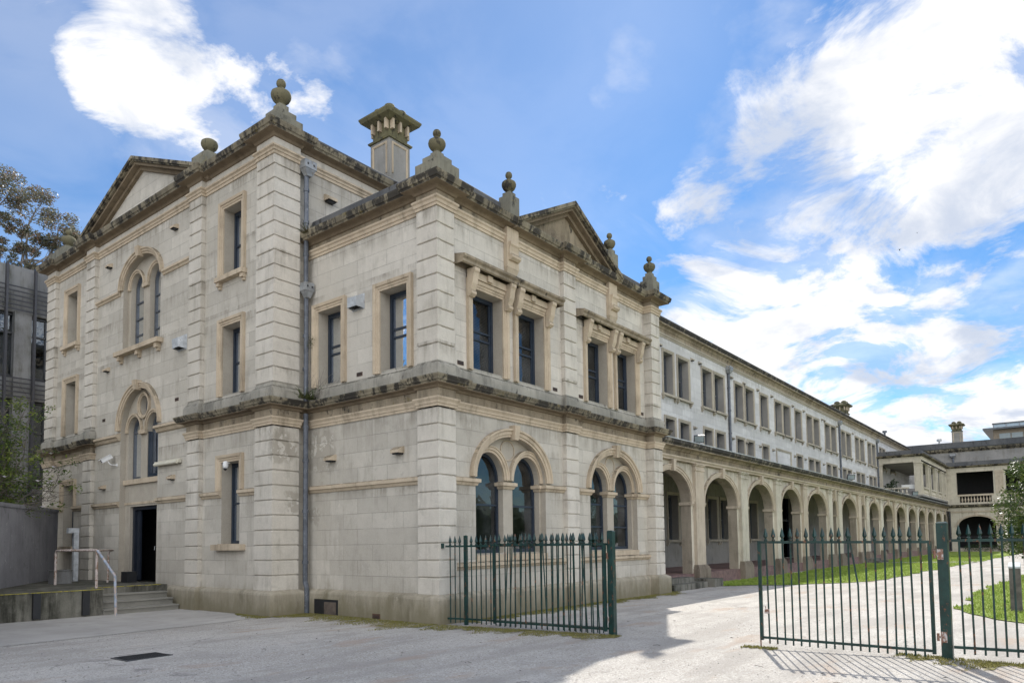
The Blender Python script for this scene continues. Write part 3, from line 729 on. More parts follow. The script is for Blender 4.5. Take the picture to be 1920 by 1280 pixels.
for cu in (10.64, 11.84): archband(mb, FT, cu, 5.02, .41, .45, IB, 20); archband(mb, FT, cu, 9.38, .41, .44, IB, 20)
archband(mb, FT, 11.24, 5.74, .26, .29, IB, 28, 0, 2*math.pi)
for zt in (6.22, 10.18): # keystones
    mb.hexa([FT.p(11.24-.08, zt-.06, WALLD), FT.p(11.24+.08, zt-.06, WALLD), FT.p(11.24-.11, zt+.22, WALLD), FT.p(11.24+.11, zt+.22, WALLD),
             FT.p(11.24-.08, zt-.06, WALLD+.15), FT.p(11.24+.08, zt-.06, WALLD+.15), FT.p(11.24-.11, zt+.22, WALLD+.19), FT.p(11.24+.11, zt+.22, WALLD+.19)])
for u in (11.24,):
    fbox(mb, FT, 11.05, 11.43, 4.90, 5.02, D2-.02, D2+.09); fbox(mb, FT, 11.06, 11.42, 9.28, 9.38, D2-.02, D2+.07)
mb.build('archivolt', 'trim', TOWER)
# piers
for u0, u1 in ((17.38, 18.1), (14.2, 14.83), (7.65, 8.28), (4.38, 5.10)):
    mb = MB()
    if u0 == 4.38:
        course_pier(mb, FTR, -.88, -.18, .57, 11, -.002, back=.12); course_pier(mb, FTR, -.88, -.18, 5.39, 16, -.002, back=.12)
        course_pier(mb, FT, u0, u1, .57, 11, 0, back=.12); course_pier(mb, FT, u0, u1, 5.39, 16, 0, back=.12)
    else: course_pier(mb, FT, u0, u1, .57, 11, 0, back=.13); course_pier(mb, FT, u0, u1, 5.39, 16, 0, back=.13)
    mb.build('pier', 'pier', TOWER)
tw_path = [(8, 18.1), (-.9, 18.1), (-.9, 17.38), (-.78, 17.38), (-.78, 14.83), (-.9, 14.83), (-.9, 14.2), (-.78, 14.2), (-.78, 8.28), (-.9, 8.28), (-.9, 7.65), (-.78, 7.65), (-.78, 5.10), (-.9, 5.10), (-.9, 4.38), (-.18, 4.38), (-.18, 4.5)]
PLP = [(.0, -.05), (.13, -.05), (.13, .48), (.115, .52), (.0, .58)]
mb = MB(); i1 = [(8, 18.1), (-.9, 18.1), (-.9, 17.38), (-.78, 17.38), (-.78, 14.83), (-.9, 14.83), (-.9, 14.2), (-.78, 14.2), (-.78, 12.55)]
sweep(mb, i1, PLP); sweep(mb, [(-.78, 9.93), (-.78, 8.28), (-.9, 8.28), (-.9, 7.65), (-.78, 7.65), (-.78, 5.10), (-.9, 5.10), (-.9, 4.38), (-.18, 4.38), (-.18, 4.5), (.05, 4.5)], PLP)
mb.build('plinth', 'plinth', TOWER)
left_part = tw_path[:8]; right_part = tw_path[8:]
def mid_cornice(pathlist, bld, zoff=0.0, block=True):
    mb = MB(); ed = MB(); fr = MB(); bl = MB()
    so = MB()
    for p_ in pathlist:
        sweep(fr, p_, [(.004, 4.50), (.004, 4.80)])
        sweep(mb, p_, [(0, 4.38), (.025, 4.38), (.025, 4.43), (.04, 4.44), (.045, 4.49), (.075, 4.54), (.075, 4.57), (.004, 4.59)])
        sweep(so, p_, [(0, 4.75), (.04, 4.76), (.06, 4.80), (.10, 4.81), (.175, 4.82), (.185, 4.86)])
        sweep(ed, p_, [(.175, 4.825), (.19, 4.86), (.215, 4.87), (.22, 4.90), (.25, 4.95), (.25, 4.98), (.06, 5.03), (0, 5.03)])
        if block: sweep(bl, p_, [(.07, 4.98), (.07, 5.20), (.05, 5.26), (.004, 5.30), (-.02, 5.39)])
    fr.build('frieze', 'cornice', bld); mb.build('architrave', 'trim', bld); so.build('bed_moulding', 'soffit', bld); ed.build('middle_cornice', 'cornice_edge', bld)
    if block: bl.build('blocking_course', 'blocking', bld)
mid_cornice([left_part, right_part], TOWER)
mb = MB(); TS = [(0, 4.78), (.06, 4.80), (.10, 4.88), (.16, 4.90), (.16, 4.96), (0, 5.03)]
sweep(mb, [(-.78, 14.2), (-.78, 12.41)], TS); sweep(mb, [(-.78, 10.07), (-.78, 8.28)], TS)
S2 = [(0, 2.80), (.03, 2.81), (.05, 2.86), (.09, 2.88), (.09, 2.95), (0, 2.975)]
for a, b in ((17.38, 14.83), (14.2, 12.41), (10.07, 8.28), (7.65, 5.10)):
    if a in (17.38, 7.65):
        ha, hb = (16.57, 15.75) if a == 17.38 else (6.73, 5.91)
        sweep(mb, [(-.78, a), (-.78, ha+.0)], S2); sweep(mb, [(-.78, hb), (-.78, b)], S2)
    else: sweep(mb, [(-.78, a), (-.78, b)], S2)
US = [(0, 9.24), (.03, 9.25), (.05, 9.30), (.09, 9.32), (.09, 9.38), (0, 9.40)]
sweep(mb, [(-.78, 14.2), (-.78, 12.58)], US); sweep(mb, [(-.78, 9.90), (-.78, 8.28)], US)
for a, b in ((10.38, 10.05), (12.43, 12.10)):   # imposts on the jambs
    pass
fbox(mb, FT, 10.07, 12.41, 3.46, 3.60, D2-.02, D2+.07); fbox(mb, FT, 10.07, 12.41, 2.86, 2.93, D2-.01, D2+.02)
mb.build('string_course', 'trim', TOWER)
mb = MB()
fbox(mb, FT, 9.86, 12.62, 7.33, 7.46, WALLD-.02, WALLD+.19); fbox(mb, FT, 10.05, 12.42, 7.44, 7.48, D2-.1, WALLD+.05)
for u in (10.0, 11.16, 12.32): fbox(mb, FT, u, u+.15, 7.20, 7.33, WALLD-.02, WALLD+.14); fbox(mb, FT, u+.02, u+.13, 7.12, 7.20, WALLD-.02, WALLD+.07)
mb.build('sill', 'trim', TOWER)
# upper entablature
TC = [(0, 11.20), (.035, 11.21), (.06, 11.27), (.10, 11.285), (.235, 11.295), (.235, 11.34)]
TE = [(.235, 11.30), (.25, 11.345), (.275, 11.36), (.285, 11.40), (.30, 11.45), (.30, 11.49), (.05, 11.55), (-.2, 11.56)]
upath = tw_path[:-1]+[(-.18, 4.5), (10.0, 4.5)]
mb = MB(); sweep(mb, upath, [(.004, 10.9), (.004, 11.24)]); mb.build('frieze', 'pier', TOWER)
mb = MB(); sweep(mb, upath, [(0, 10.80), (.025, 10.80), (.025, 10.87), (.045, 10.88), (.05, 10.93), (.085, 10.96), (.085, 11.0), (0, 11.02)]); mb.build('architrave', 'trim', TOWER)
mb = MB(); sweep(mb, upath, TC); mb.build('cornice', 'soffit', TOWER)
mb = MB(); sweep(mb, upath, TE); mb.build('cornice_edge', 'cornice_edge', TOWER)
mb = MB(); sweep(mb, [(8, 17.95), (-.72, 17.95), (-.72, 15.3)], [(0, 11.5), (0, 11.80), (-.02, 11.83), (-.28, 11.83), (-.28, 11.5)])
sweep(mb, [(-.72, 7.2), (-.72, 4.6), (10, 4.6)], [(0, 11.5), (0, 11.80), (-.02, 11.83), (-.28, 11.83), (-.28, 11.5)]); mb.build('parapet', 'parapet', TOWER)
def pediment(bld, F, uc, hw, zb, za, e, dw, tymp_mat='ashlar_up', back=2.5):
    root = MB(); k = (za-zb)/hw; n = math.sqrt(1+k*k)
    root.add([F.p(uc-hw+.2, zb, dw), F.p(uc+hw-.2, zb, dw), F.p(uc, za-.2*k-.1, dw), F.p(uc-hw+.2, zb, -back), F.p(uc+hw-.2, zb, -back), F.p(uc, za-.2*k-.1, -back)], [(0, 1, 2), (3, 5, 4), (0, 2, 5, 3), (1, 4, 5, 2)])
    o = root.build('pediment', tymp_mat, bld)
    pn = MB(); q = .74   # sunk panel line in the tympanum
    a_, b_, c_ = (uc-hw*q, zb+.16), (uc+hw*q, zb+.16), (uc, zb+.16+hw*q*k)
    for p1, p2 in ((a_, c_), (c_, b_)):
        pn.bar(F.p(p1[0], p1[1], dw+.004), F.p(p2[0], p2[1], dw+.004), .03, .03)
    pn.build('panel_line', 'cornice_edge', o)
    rk = MB(); ed = MB()
    for s in (-1, 1):
        def seg(mbx, t0, t1, d0, d1):
            v = []
            for dd in (d0, d1):
                for (uu, zz) in ((uc+s*hw, zb), (uc, za)):
                    for tt in (t0, t1): v.append(F.p(uu, zz-tt*n, dd))
            mbx.hexa(v)
        seg(ed, 0.0, .09, -back, e); seg(ed, .09, .13, dw-.02, e-.05); seg(rk, .13, .20, dw-.02, e-.12); seg(rk, .20, .30, dw-.02, dw+.10)
    rk.build('raking_moulding', 'soffit', o); ed.build('raking_cornice', 'cornice_edge', o)
pediment(TOWER, FT, 11.24, 3.85, 11.50, 13.05, .26, WALLD)
for (y_, full) in ((8.12, False), (14.55, False)):
    finial(TOWER, -.45, y_, 12.29, 1.02, False, ((.45, 11.5, 11.92), (.33, 11.92, 12.14), (.15, 12.14, 12.30)))
finial(TOWER, -.42, 4.84, 12.32, 1.12, True, ((.37, 11.5, 11.92), (.26, 11.92, 12.12), (.13, 12.12, 12.33)))
finial(TOWER, -.42, 17.7, 12.27, 1.05, True, ((.46, 11.5, 11.92), (.33, 11.92, 12.12), (.16, 12.12, 12.28)))
chimney(TOWER, 4.62, 6.45, .43, 11.4, 14.10, 15.25)
# windows of the block
for a, b in hw_:
    rect_window(TOWER, FT, a, b, 8.40, 10.17, WALLD, WALLD-.30, brackets=True, blind=None)
    rect_window(TOWER, FT, a, b, 5.35, 7.13, WALLD, WALLD-.30, sill=None)
    # ground floor: hood moulding only above the string course
    o_ = MB(); archi3(o_, FT, a, b, 2.97, 3.68, [(r_, dd+WALLD) for r_, dd in ARCHI])
    o_ = o_.build('window', 'trim', TOWER); sash_rect(o_, FT, a+.002, b-.002, 1.65, 3.678, WALLD-.30)
    s_ = MB(); fbox(s_, FT, a-.27, b+.22, 1.50, 1.645, WALLD-.02, WALLD+.16); fbox(s_, FT, a, b, 1.6, 1.66, WALLD-.33, WALLD+.1); s_.build('sill', 'trim', o_, label='newer plain buff sandstone sill')
def arch_sash(bld, F, cu, rx, zs, rz, z0, dg, rails=(), mat='sash', panes=True):
    m_ = MB(); w_ = .06
    archband(m_, F, cu, zs, rx-w_, rz-w_, [(0, dg), (0, dg+.06), (w_-.002, dg+.06), (w_-.002, dg)], 18, zleg=z0)
    fbox(m_, F, cu-rx+w_, cu+rx-w_, z0, z0+.08, dg, dg+.05)
    for z in rails: fbox(m_, F, cu-rx+w_, cu+rx-w_, z-.022, z+.022, dg, dg+.05)
    o_ = m_.build('window', mat, bld)
    g_ = MB(); pl_ = arch(cu, z0+.02, zs, rx-.01, rz-.01, 16); g_.add([F.p(a, b, dg+.02) for a, b in pl_], [tuple(range(len(pl_)))]); g_.build('pane', 'glass', o_)
    return o_
for cu in (10.64, 11.84):
    arch_sash(TOWER, FT, cu, .41, 9.38, .44, 7.52, D2-.20, (8.0, 8.5, 9.0), 'sash_light')
    arch_sash(TOWER, FT, cu, .41, 5.02, .45, 3.62, D2-.20, (5.02,), 'sash_light')
m_ = MB(); archband(m_, FT, 11.24, 5.74, .23, .26, [(0, D2-.2), (0, D2-.15), (.03, D2-.15)], 24, 0, 2*math.pi); o_ = m_.build('round_window', 'sash_light', TOWER)
g_ = MB(); g_.add([FT.p(a, b, D2-.18) for a, b in circ(11.24, 5.74, .26, .29)], [tuple(range(24))]); g_.build('pane', 'glass', o_)
m_ = MB(); fbox(m_, FT, 10.25, 10.33, 3.63, 4.95, D2-.12, D2-.02); fbox(m_, FT, 10.33, 10.97, 3.63, 3.71, D2-.12, D2-.02); fbox(m_, FT, 10.97, 11.04, 3.63, 4.95, D2-.12, D2-.02)
m_.build('casement', 'sash', TOWER, label='dark blue casement in the right light of the portal window')
# door: one leaf standing open
m_ = MB()
fbox(m_, FT, 11.94, 12.06, .62, 2.80, D2-.22, D2-.08); fbox(m_, FT, 10.42, 10.52, .62, 2.80, D2-.22, D2-.08); fbox(m_, FT, 10.52, 11.94, 2.70, 2.80, D2-.22, D2-.08)
dr = m_.build('door', 'door_blue', TOWER, label='dark blue panelled door standing open')
m_ = MB(); fbox(m_, FT, 11.72, 11.93, .64, 2.69, D2-.20, D2-.15)
for z in (.75, 1.4, 2.05): fbox(m_, FT, 11.76, 11.89, z, z+.5, D2-.155, D2-.135)
m_.build('leaf', 'door_blue', dr)
m_ = MB(); a0 = FT.p(10.56, .64, D2-.2); 
for i, z in enumerate((.64, 1.05, 1.46, 1.87, 2.28)):
    m_.hexa([a0+Vector((dx, dy, z-.64+dz)) for dz in (0, .36) for (dx, dy) in ((0, 0), (.05, 0), (.55, .35), (.58, .31))])
m_.build('leaf', 'door_blue', dr)
m_ = MB(); m_.tube([FT.p(10.72, 1.62, D2-.17), FT.p(10.72, 1.62, D2-.1), FT.p(10.72, 1.52, D2-.1)], .012, 6); m_.build('handle', 'zinc_pale', dr)
m_ = MB(); fbox(m_, FT, 10.42, 12.06, .58, .62, D2-.3, D2+.02); m_.build('threshold', 'concrete_old', TOWER)
for u, z in ((13.35, 7.09), (9.2, 10.42), (13.3, 10.35), (13.46, 3.45), (9.19, 3.48)): vent(TOWER, FT, u, z-.05, WALLD, 1.15)
vent(TOWER, FTR, .75, 10.25, WALLD, 1.5)
for u, z in ((9.05, 5.6), (13.6, 5.55)): airbrick(TOWER, FT, u, z, WALLD)
pipe_run(TOWER, [(-.05, 4.32, 10.9), (-.05, 4.32, 8.2), (-.05, 4.30, 7.2), (-.05, 4.30, 5.0)], .058, [(-.03, 4.28, 10.70, .17, .12), (-.05, 4.27, 7.68, .13, .11)], 'zinc', (10.2, 9.4, 8.6, 6.6, 5.8))
pipe_run(TOWER, [(-.05, 4.30, 4.72), (-.05, 4.30, .75), (-.05, 4.24, .6), (-.05, 4.24, .02)], .062, (), 'zinc', (4.4, 3.6, 2.4, 1.2))

# ================================================================== CORNER WING
WING = thing('corner_wing', (0, 0, 0), 'two storey cream stone corner wing with paired arched windows and small pediment', 'building')
EPY = -.15
w_path = [(-.18, 4.5), (.12, 4.5), (.12, .59), (0, .59), (0, 0), (.53, 0), (.53, .12), (4.65, .12), (4.65, 0), (5.21, 0), (5.21, .12), (9.16, .12), (9.16, EPY), (9.72, EPY), (9.72, 4.1)]
AW = [(.99, 1.84), (3.18, 4.04)]; BW = [(1.20, 2.25), (2.83, 3.88), (5.88, 6.94), (7.48, 8.56)]
mb = MB()
wall(mb, FA, rect(.5, 4.5, 0, 4.6), [], WALLD)
bh = [arch(c_, 1.33, 3.02, 1.30, .99, 28) for c_ in (2.57, 7.22)]
wall(mb, FB, rect(.45, 9.4, 0, 4.6), bh, WALLD, .15, 1); mb.build('ground_floor_wall', ['ashlar_low', 'reveal'], WING)
mb = MB(); uh = [rect(a, b, 5.33, 7.16) for a, b in AW]; wall(mb, FA, rect(.5, 4.5, 4.7, 8.9), uh, WALLD, .34, 1)
uh = [rect(a, b, 5.33, 7.15) for a, b in BW]; wall(mb, FB, rect(.45, 9.4, 4.7, 8.9), uh, WALLD, .34, 1); mb.build('upper_floor_wall', ['ashlar_up', 'reveal'], WING)
mb = MB()
for c_ in (2.57, 7.22):
    wall(mb, FB, arch(c_, 1.31, 3.02, 1.305, .995, 28), [arch(c_-.70, 1.37, 3.02, .525, .60, 18), arch(c_+.70, 1.37, 3.02, .525, .60, 18)], WALLD-.15, .22)
mb.build('recessed_wall', 'reveal', WING)
mb = MB(); mb.box(1.3, 9.6, 1.4, 4.4, -.1, 8.8); mb.build('light_block_core', 'interior', WING)  # added core, keeps sunlight from passing through the wing
mb = MB(); mb.box(.15, 9.7, .15, 4.49, 8.86, 9.07); mb.build('roof', 'roof_zinc', WING)
mb = MB(); mb.box(9.55, 9.71, .13, 4.09, 0, 8.85); mb.box(9.2, 9.70, .02, .5, 0, 8.85); mb.build('side_wall', 'ashlar_up', WING)
PB = [(0, WALLD-.02), (0, WALLD+.05), (.05, WALLD+.05), (.06, WALLD+.075), (.13, WALLD+.075), (.145, WALLD+.11), (.19, WALLD+.11), (.195, WALLD-.01)]
D3 = WALLD-.15
IB2 = [(0, D3-.01), (0, D3+.05), (.05, D3+.05), (.06, D3+.08), (.115, D3+.08), (.12, D3+.10), (.15, D3+.10), (.155, D3-.01)]
mb = MB()
for c_ in (2.57, 7.22):
    archband(mb, FB, c_, 3.02, 1.30, .99, PB, 36)
    for s in (-.70, .70): archband(mb, FB, c_+s, 3.02, .525, .60, IB2, 24)
    archband(mb, FB, c_, 3.72, .24, .22, [(0, D3-.01), (0, D3+.02), (.02, D3+.02), (.02, D3-.01)], 28, 0, 2*math.pi)
    mb.hexa([FB.p(c_-.07, 3.94, WALLD), FB.p(c_+.07, 3.94, WALLD), FB.p(c_-.10, 4.27, WALLD), FB.p(c_+.10, 4.27, WALLD),
             FB.p(c_-.07, 3.94, WALLD+.14), FB.p(c_+.07, 3.94, WALLD+.14), FB.p(c_-.10, 4.27, WALLD+.18), FB.p(c_+.10, 4.27, WALLD+.18)])
mb.build('archivolt', 'trim', WING)
# piers
for kind, u0, u1 in (('c', 0, .53), ('m', 4.65, 5.21), ('e', 9.16, 9.72)):
    mb = MB()
    if kind == 'c':
        course_pier(mb, FA, 0.0, .59, .57, 11, 0, back=.125); course_pier(mb, FB, .02, .53, .57, 11, -.002, back=.125)
        course_pier(mb, FA, 0.0, .59, 5.31, 9, 0, back=.125, h=.36); course_pier(mb, FB, .02, .53, 5.31, 9, -.002, back=.125, h=.36)
    else:
        q_ = -EPY if kind == 'e' else 0
        course_pier(mb, FB, u0, u1, .57, 11, q_, back=.13); course_pier(mb, FB, u0, u1, 5.31, 9, q_, back=.13, h=.36)
    mb.build('pier', 'pier', WING)
mb = MB(); sweep(mb, w_path[1:], PLP); mb.build('plinth', 'plinth', WING)
mid_cornice([w_path], WING)
SS = [(0, 1.04), (.03, 1.05), (.05, 1.09), (.085, 1.11), (.085, 1.17), (0, 1.20)]
S3 = [(0, 2.82), (.03, 2.83), (.05, 2.88), (.09, 2.90), (.09, 2.97), (0, 3.0)]
mb = MB(); sweep(mb, [(.12, 4.5), (.12, .59)], S3)
for a, b in ((.53, 4.65), (5.21, 9.2)):
    c_ = (a+b)/2 if a > 5 else 2.57; c_ = 7.22 if a > 5 else 2.57
    sweep(mb, [(a, .12), (b, .12)], SS); sweep(mb, [(a, .12), (c_-1.30, .12), (c_-1.30, .28)], S3); sweep(mb, [(c_+1.30, .28), (c_+1.30, .12), (b, .12)], S3)
    sweep(mb, [(c_+1.225, .27+.2), (c_+1.225, .27), (c_+1.305, .27)], S3)
    sweep(mb, [(c_-.175, .47), (c_-.175, .27), (c_+.175, .27), (c_+.175, .47)], S3); fbox(mb, FB, c_-1.3, c_+1.3, 1.2, 1.34, D3-.3, WALLD+.045)
mb.build('string_course', 'trim', WING)
wpath_up = [(.12, 4.5)]+w_path[2:]
mb = MB(); sweep(mb, wpath_up, [(.004, 8.65), (.004, 8.95)]); mb.build('frieze', 'cornice', WING)
mb = MB(); sweep(mb, wpath_up, [(0, 8.53), (.025, 8.53), (.025, 8.59), (.045, 8.60), (.05, 8.66), (.08, 8.69), (.08, 8.73), (0, 8.75)]); mb.build('architrave', 'trim', WING)
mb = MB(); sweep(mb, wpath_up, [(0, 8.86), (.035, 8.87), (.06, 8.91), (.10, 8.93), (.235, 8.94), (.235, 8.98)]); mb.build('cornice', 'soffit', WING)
mb = MB(); sweep(mb, wpath_up, [(.235, 8.945), (.25, 8.98), (.275, 8.99), (.285, 9.03), (.30, 9.08), (.30, 9.12), (.05, 9.17), (-.15, 9.18)]); mb.build('cornice_edge', 'cornice_edge', WING)
PP = [(0, 9.1), (0, 9.52), (-.02, 9.55), (-.25, 9.55), (-.25, 9.1)]
mb = MB(); sweep(mb, [(.22, 4.45), (.22, .22), (2.7, .22)], PP); sweep(mb, [(7.2, .22), (9.60, .22), (9.60, 4.1)], PP); mb.build('parapet', 'parapet', WING)
pediment(WING, FB, 4.93, 2.42, 9.12, 10.40, .24, WALLD, 'cornice', 1.4)
finial(WING, .38, .34, 9.88, .86, True, ((.33, 9.12, 9.58), (.22, 9.58, 9.76), (.10, 9.76, 9.89)))
finial(WING, 2.55, .10, 9.76, .86, True, ((.17, 9.12, 9.66), (.11, 9.66, 9.77)), .8)
finial(WING, 7.2, .10, 9.88, .84, True, ((.17, 9.12, 9.76), (.11, 9.76, 9.89)), .8)
finial(WING, 9.55, .05, 9.88, .9, True, ((.22, 9.12, 9.62), (.16, 9.62, 9.78), (.10, 9.78, 9.89)), .82)
for a, b in AW: rect_window(WING, FA, a, b, 5.33, 7.16, WALLD, WALLD-.30, sill=None, blind=.95, rails=(.46, .56))
for i_, (a, b) in enumerate(BW): rect_window(WING, FB, a, b, 5.33, 7.15, WALLD, WALLD-.30, sill=None, blind=(.97, .93, .5, .8)[i_], rails=(.46, .56))
for c_ in (2.57, 7.22):
    for s in (-.70, .70): arch_sash(WING, FB, c_+s, .525, 3.02, .60, 1.37, D3-.20, (2.45,) if c_ < 5 else (2.62, 2.0))
def console(mb, F, u, z1, z0, w_, d0, dtop):
    prof = [(d0, z1), (dtop, z1), (dtop, z1-.07), (dtop-.03, z1-.11), (dtop-.05, z1-.2), (dtop*.55, z1-.33), (d0+.09, z0+.14), (d0+.12, z0+.10), (d0+.12, z0+.05), (d0+.06, z0), (d0, z0)]
    n = len(prof); mb.add([F.p(u-w_/2, z, dd) for dd, z in prof]+[F.p(u+w_/2, z, dd) for dd, z in prof], [(i, (i+1) % n, (i+1) % n+n, i+n) for i in range(n)]+[tuple(range(n)), tuple(range(n, 2*n))])
for (a, b), cs in (((.62, 4.40), (1.08, 2.37, 2.71, 4.0)), ((5.30, 9.10), (5.76, 7.06, 7.36, 8.68))):
    mb = MB(); sweep(mb, [(a, .12), (a, -.12), (b, -.12), (b, .12)][1:3], [(0, 7.50), (.04, 7.52), (.04, 7.58), (.09, 7.62), (.09, 7.67), (-.24, 7.74), (-.24, 7.50)])
    hd = mb.build('window_hood', 'cornice', WING)
    mb = MB()
    for c_ in cs: console(mb, FB, c_, 7.50, 6.90, .17, WALLD+.06, .16)
    mb.build('console', 'trim', hd)
    mb = MB()
    for i in (0, 2): fbox(mb, FB, cs[i]+.09, cs[i+1]-.09, 7.34, 7.49, WALLD, WALLD+.12); fbox(mb, FB, cs[i]+.5, cs[i]+.66, 7.36, 7.50, WALLD, WALLD+.17)
    mb.build('fascia', 'trim', hd)
for u0, u1 in ((2.34, 2.78), (6.98, 7.42)):
    mb = MB(); fbox(mb, FB, u0, u1, 7.95, 8.90, WALLD-.02, -.01); console(mb, FB, (u0+u1)/2, 8.55, 8.12, u1-u0-.1, -.02, .07)
    mb.hexa([FB.p(u0+.07, 7.74, WALLD), FB.p(u1-.07, 7.74, WALLD), FB.p(u0, 7.97, WALLD), FB.p(u1, 7.97, WALLD), FB.p(u0+.07, 7.74, WALLD+.05), FB.p(u1-.07, 7.74, WALLD+.05), FB.p(u0, 7.97, -.01), FB.p(u1, 7.97, -.01)])
    mb.build('bracket_pilaster', 'trim', WING)
for u, z in ((1.24, 3.52), (3.5, 3.54)): vent(WING, FA, u, z, WALLD, 1.35)
for u, z in ((2.55, 5.43), (.78, 5.42)): airbrick(WING, FA, u, z, WALLD) if u > 1 else None
for u in (.82, 4.35, 5.55, 8.95): airbrick(WING, FB, u, 5.42, WALLD)
airbrick(WING, FA, 1.85, .06, .015, .24, .12)
m_ = MB(); m_.hexa([FA.p(u, z, d_) for d_ in (-.05, .016) for z in (-.02, .36) for u in (3.12, 4.0)])  # black face set slightly proud, painting in the dark of a recess
ht = m_.build('hatch', 'black', WING); m_ = MB(); fbox(m_, FA, 3.2, 3.62, .0, .30, .012, .03); m_.build('board', 'wood', ht)
m_ = MB(); fbox(m_, FA, 3.06, 3.12, 0, .41, .0, .024); fbox(m_, FA, 4.0, 4.06, 0, .41, .0, .024); fbox(m_, FA, 3.12, 4.0, .36, .41, .0, .024); m_.build('frame', 'plinth', ht)

# ================================================================== LONG RANGE
LONG = thing('long_range', (46, 4.1, 0), 'long white rendered three storey range with rows of deep narrow windows behind the arcade', 'building')
SP = [(0, 0), (0, .03), (.05, .03), (.055, .045), (.12, .06), (.135, .06), (.135, 0)]
UF = [(18.54,19.81),(20.04,21.5),(22.81,24.29),(24.34,25.86),(27.15,28.64),(28.74,30.29),(31.16,32.69),(33.78,35.36),(35.40,36.99),(37.83,39.43),(40.46,42.03),(42.14,43.74),(45.05,46.67),(46.75,48.38),(49.78,51.30),(51.38,53.06),(54.37,55.98),(56.09,57.83),(59.0,60.65),(60.75,62.4),(64.0,65.2),(65.35,66.8),(69.0,71.4)]
LF = [(18.62,19.86),(20.12,21.44),(22.89,24.2),(24.41,25.77),(27.27,28.63),(28.83,30.12),(31.33,32.64),(37.95,39.4),(40.66,42.18),(42.26,43.63),(45.22,46.68),(46.81,48.33),(49.89,51.31),(51.46,52.95),(54.51,56.02),(56.13,57.64),(59.28,60.8),(60.93,62.3)]
GF = [(18.62,20.0),(23.0,24.5),(24.62,26.12),(28.75,30.28),(43.0,44.4),(46.6,48.0),(51.2,52.8),(56.3,57.9),(61.3,62.9)]
o9 = lambda q, k=.16: (q[0]+k, q[1]-k)
uo = [o9(q) for q in UF]; lo_ = [o9(q) for q in LF]; go = [o9(q, .18) for q in GF]
mb = MB()
gdoors = [(34.7, 36.6), (66.5, 68.0), (72, 73.5)]
lx, rx_ = 10.0, 83.0
# the wall in bays, so that each stretch carries its own openings
cuts = [10.0, 22.2, 27.0, 31.0, 33.2, 37.4, 40.05, 44.4, 49.1, 53.7, 58.4, 63.2, 67.9, 83.0]
for a, b in zip(cuts[:-1], cuts[1:]):
    hs = [rect(p, q, 8.14, 10.05) for p, q in uo if a < (p+q)/2 < b] + [rect(p, q, 5.55, 7.05) for p, q in lo_ if a < (p+q)/2 < b]
    wall(mb, FL, rect(a, b, 5.3, 11.2), hs, 0, .36, 1)
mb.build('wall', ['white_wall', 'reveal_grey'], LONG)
mb = MB()
gc = [10.0, 21.5, 27.4, 32, 38, 45.3, 49.4, 54.4, 59.6, 65, 70, 83.0]
for a, b in zip(gc[:-1], gc[1:]):
    hs = [rect(p, q, 1.62, 3.62) for p, q in go if a < (p+q)/2 < b] + [rect(p, q, .44, 4.15) for p, q in gdoors if a < (p+q)/2 < b]
    wall(mb, FL, rect(a, b, 0, 5.3), hs, 0, .34, 1)
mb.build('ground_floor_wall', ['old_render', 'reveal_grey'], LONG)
mb = MB(); mb.box(10.3, 82.5, 5.3, 14, -.1, 11.1); mb.build('light_block_core', 'interior', LONG)  # core added to stop sun reaching the windows from behind
mb = MB(); mb.box(9.9, 83.2, 4.15, 14.5, 11.2, 11.45); mb.build('roof', 'roof_zinc', LONG)
lp = [(9.83, 4.1), (83.15, 4.1)]
mb = MB(); sweep(mb, lp, [(0, 10.68), (.03, 10.68), (.03, 10.74), (.05, 10.75), (.08, 10.80), (.08, 10.84), (.02, 10.86)]); mb.build('architrave', 'long_trim', LONG)
mb = MB(); sweep(mb, lp, [(.02, 10.84), (.02, 11.0), (.06, 11.04), (.1, 11.12), (.2, 11.16), (.235, 11.17), (.235, 11.24)]); mb.build('cornice', 'cornice', LONG)
mb = MB(); sweep(mb, lp, [(.235, 11.22), (.25, 11.27), (.29, 11.32), (.30, 11.39), (.05, 11.44), (-.2, 11.45)]); mb.build('cornice_edge', 'black_edge', LONG)
mb = MB(); sweep(mb, [(9.83, 4.2), (83.1, 4.2)], [(0, 11.4), (0, 11.70), (-.02, 11.73), (-.25, 11.73), (-.25, 11.4)]); mb.build('parapet', 'parapet', LONG)
rlw = random.Random(9)
def lwin(F, bld, q, z0, z1, sill=True, br=True, mat='long_trim', dg=-.33, sm='sash_light'):
    return rect_window(bld, F, q[0], q[1], z0, z1, 0.0, dg, blind=rlw.choice((None, None, .6, .95)), sill='full' if sill else None, brackets=br, mat=mat, prof=SP, sashm=sm, sh=.10)
for q in uo: lwin(FL, LONG, q, 8.14, 10.05)
for q in lo_: lwin(FL, LONG, q, 5.55, 7.05)
for q in go: lwin(FL, LONG, q, 1.62, 3.62, mat='reveal')
for q in gdoors:
    m_ = MB(); fbox(m_, FL, q[0], q[1], 2.70, 2.82, -.33, -.2); fbox(m_, FL, q[0], q[0]+.1, .44, 4.15, -.33, -.2); fbox(m_, FL, q[1]-.1, q[1], .44, 4.15, -.33, -.2)
    m_.build('doorway', 'door_blue', LONG)
m_ = MB(); archi3(m_, FL, 34.05, 36.7, 5.4, 7.02, SP); m_.build('blank_panel', 'long_trim', LONG)
for x in (18.33, 21.77, 22.65, 26.75, 28.62, 30.86, 33.3, 37.45, 39.88, 44.4, 45.0, 48.6, 53.6, 58.4): vent(LONG, FL, x, 10.20, 0, 1.1, 'long_trim')
for x in (21.87, 26.75, 28.74, 31.0, 33.3, 37.59, 39.9, 44.4, 48.8, 53.6, 58.4): vent(LONG, FL, x, 6.92, 0, 1.1, 'long_trim')
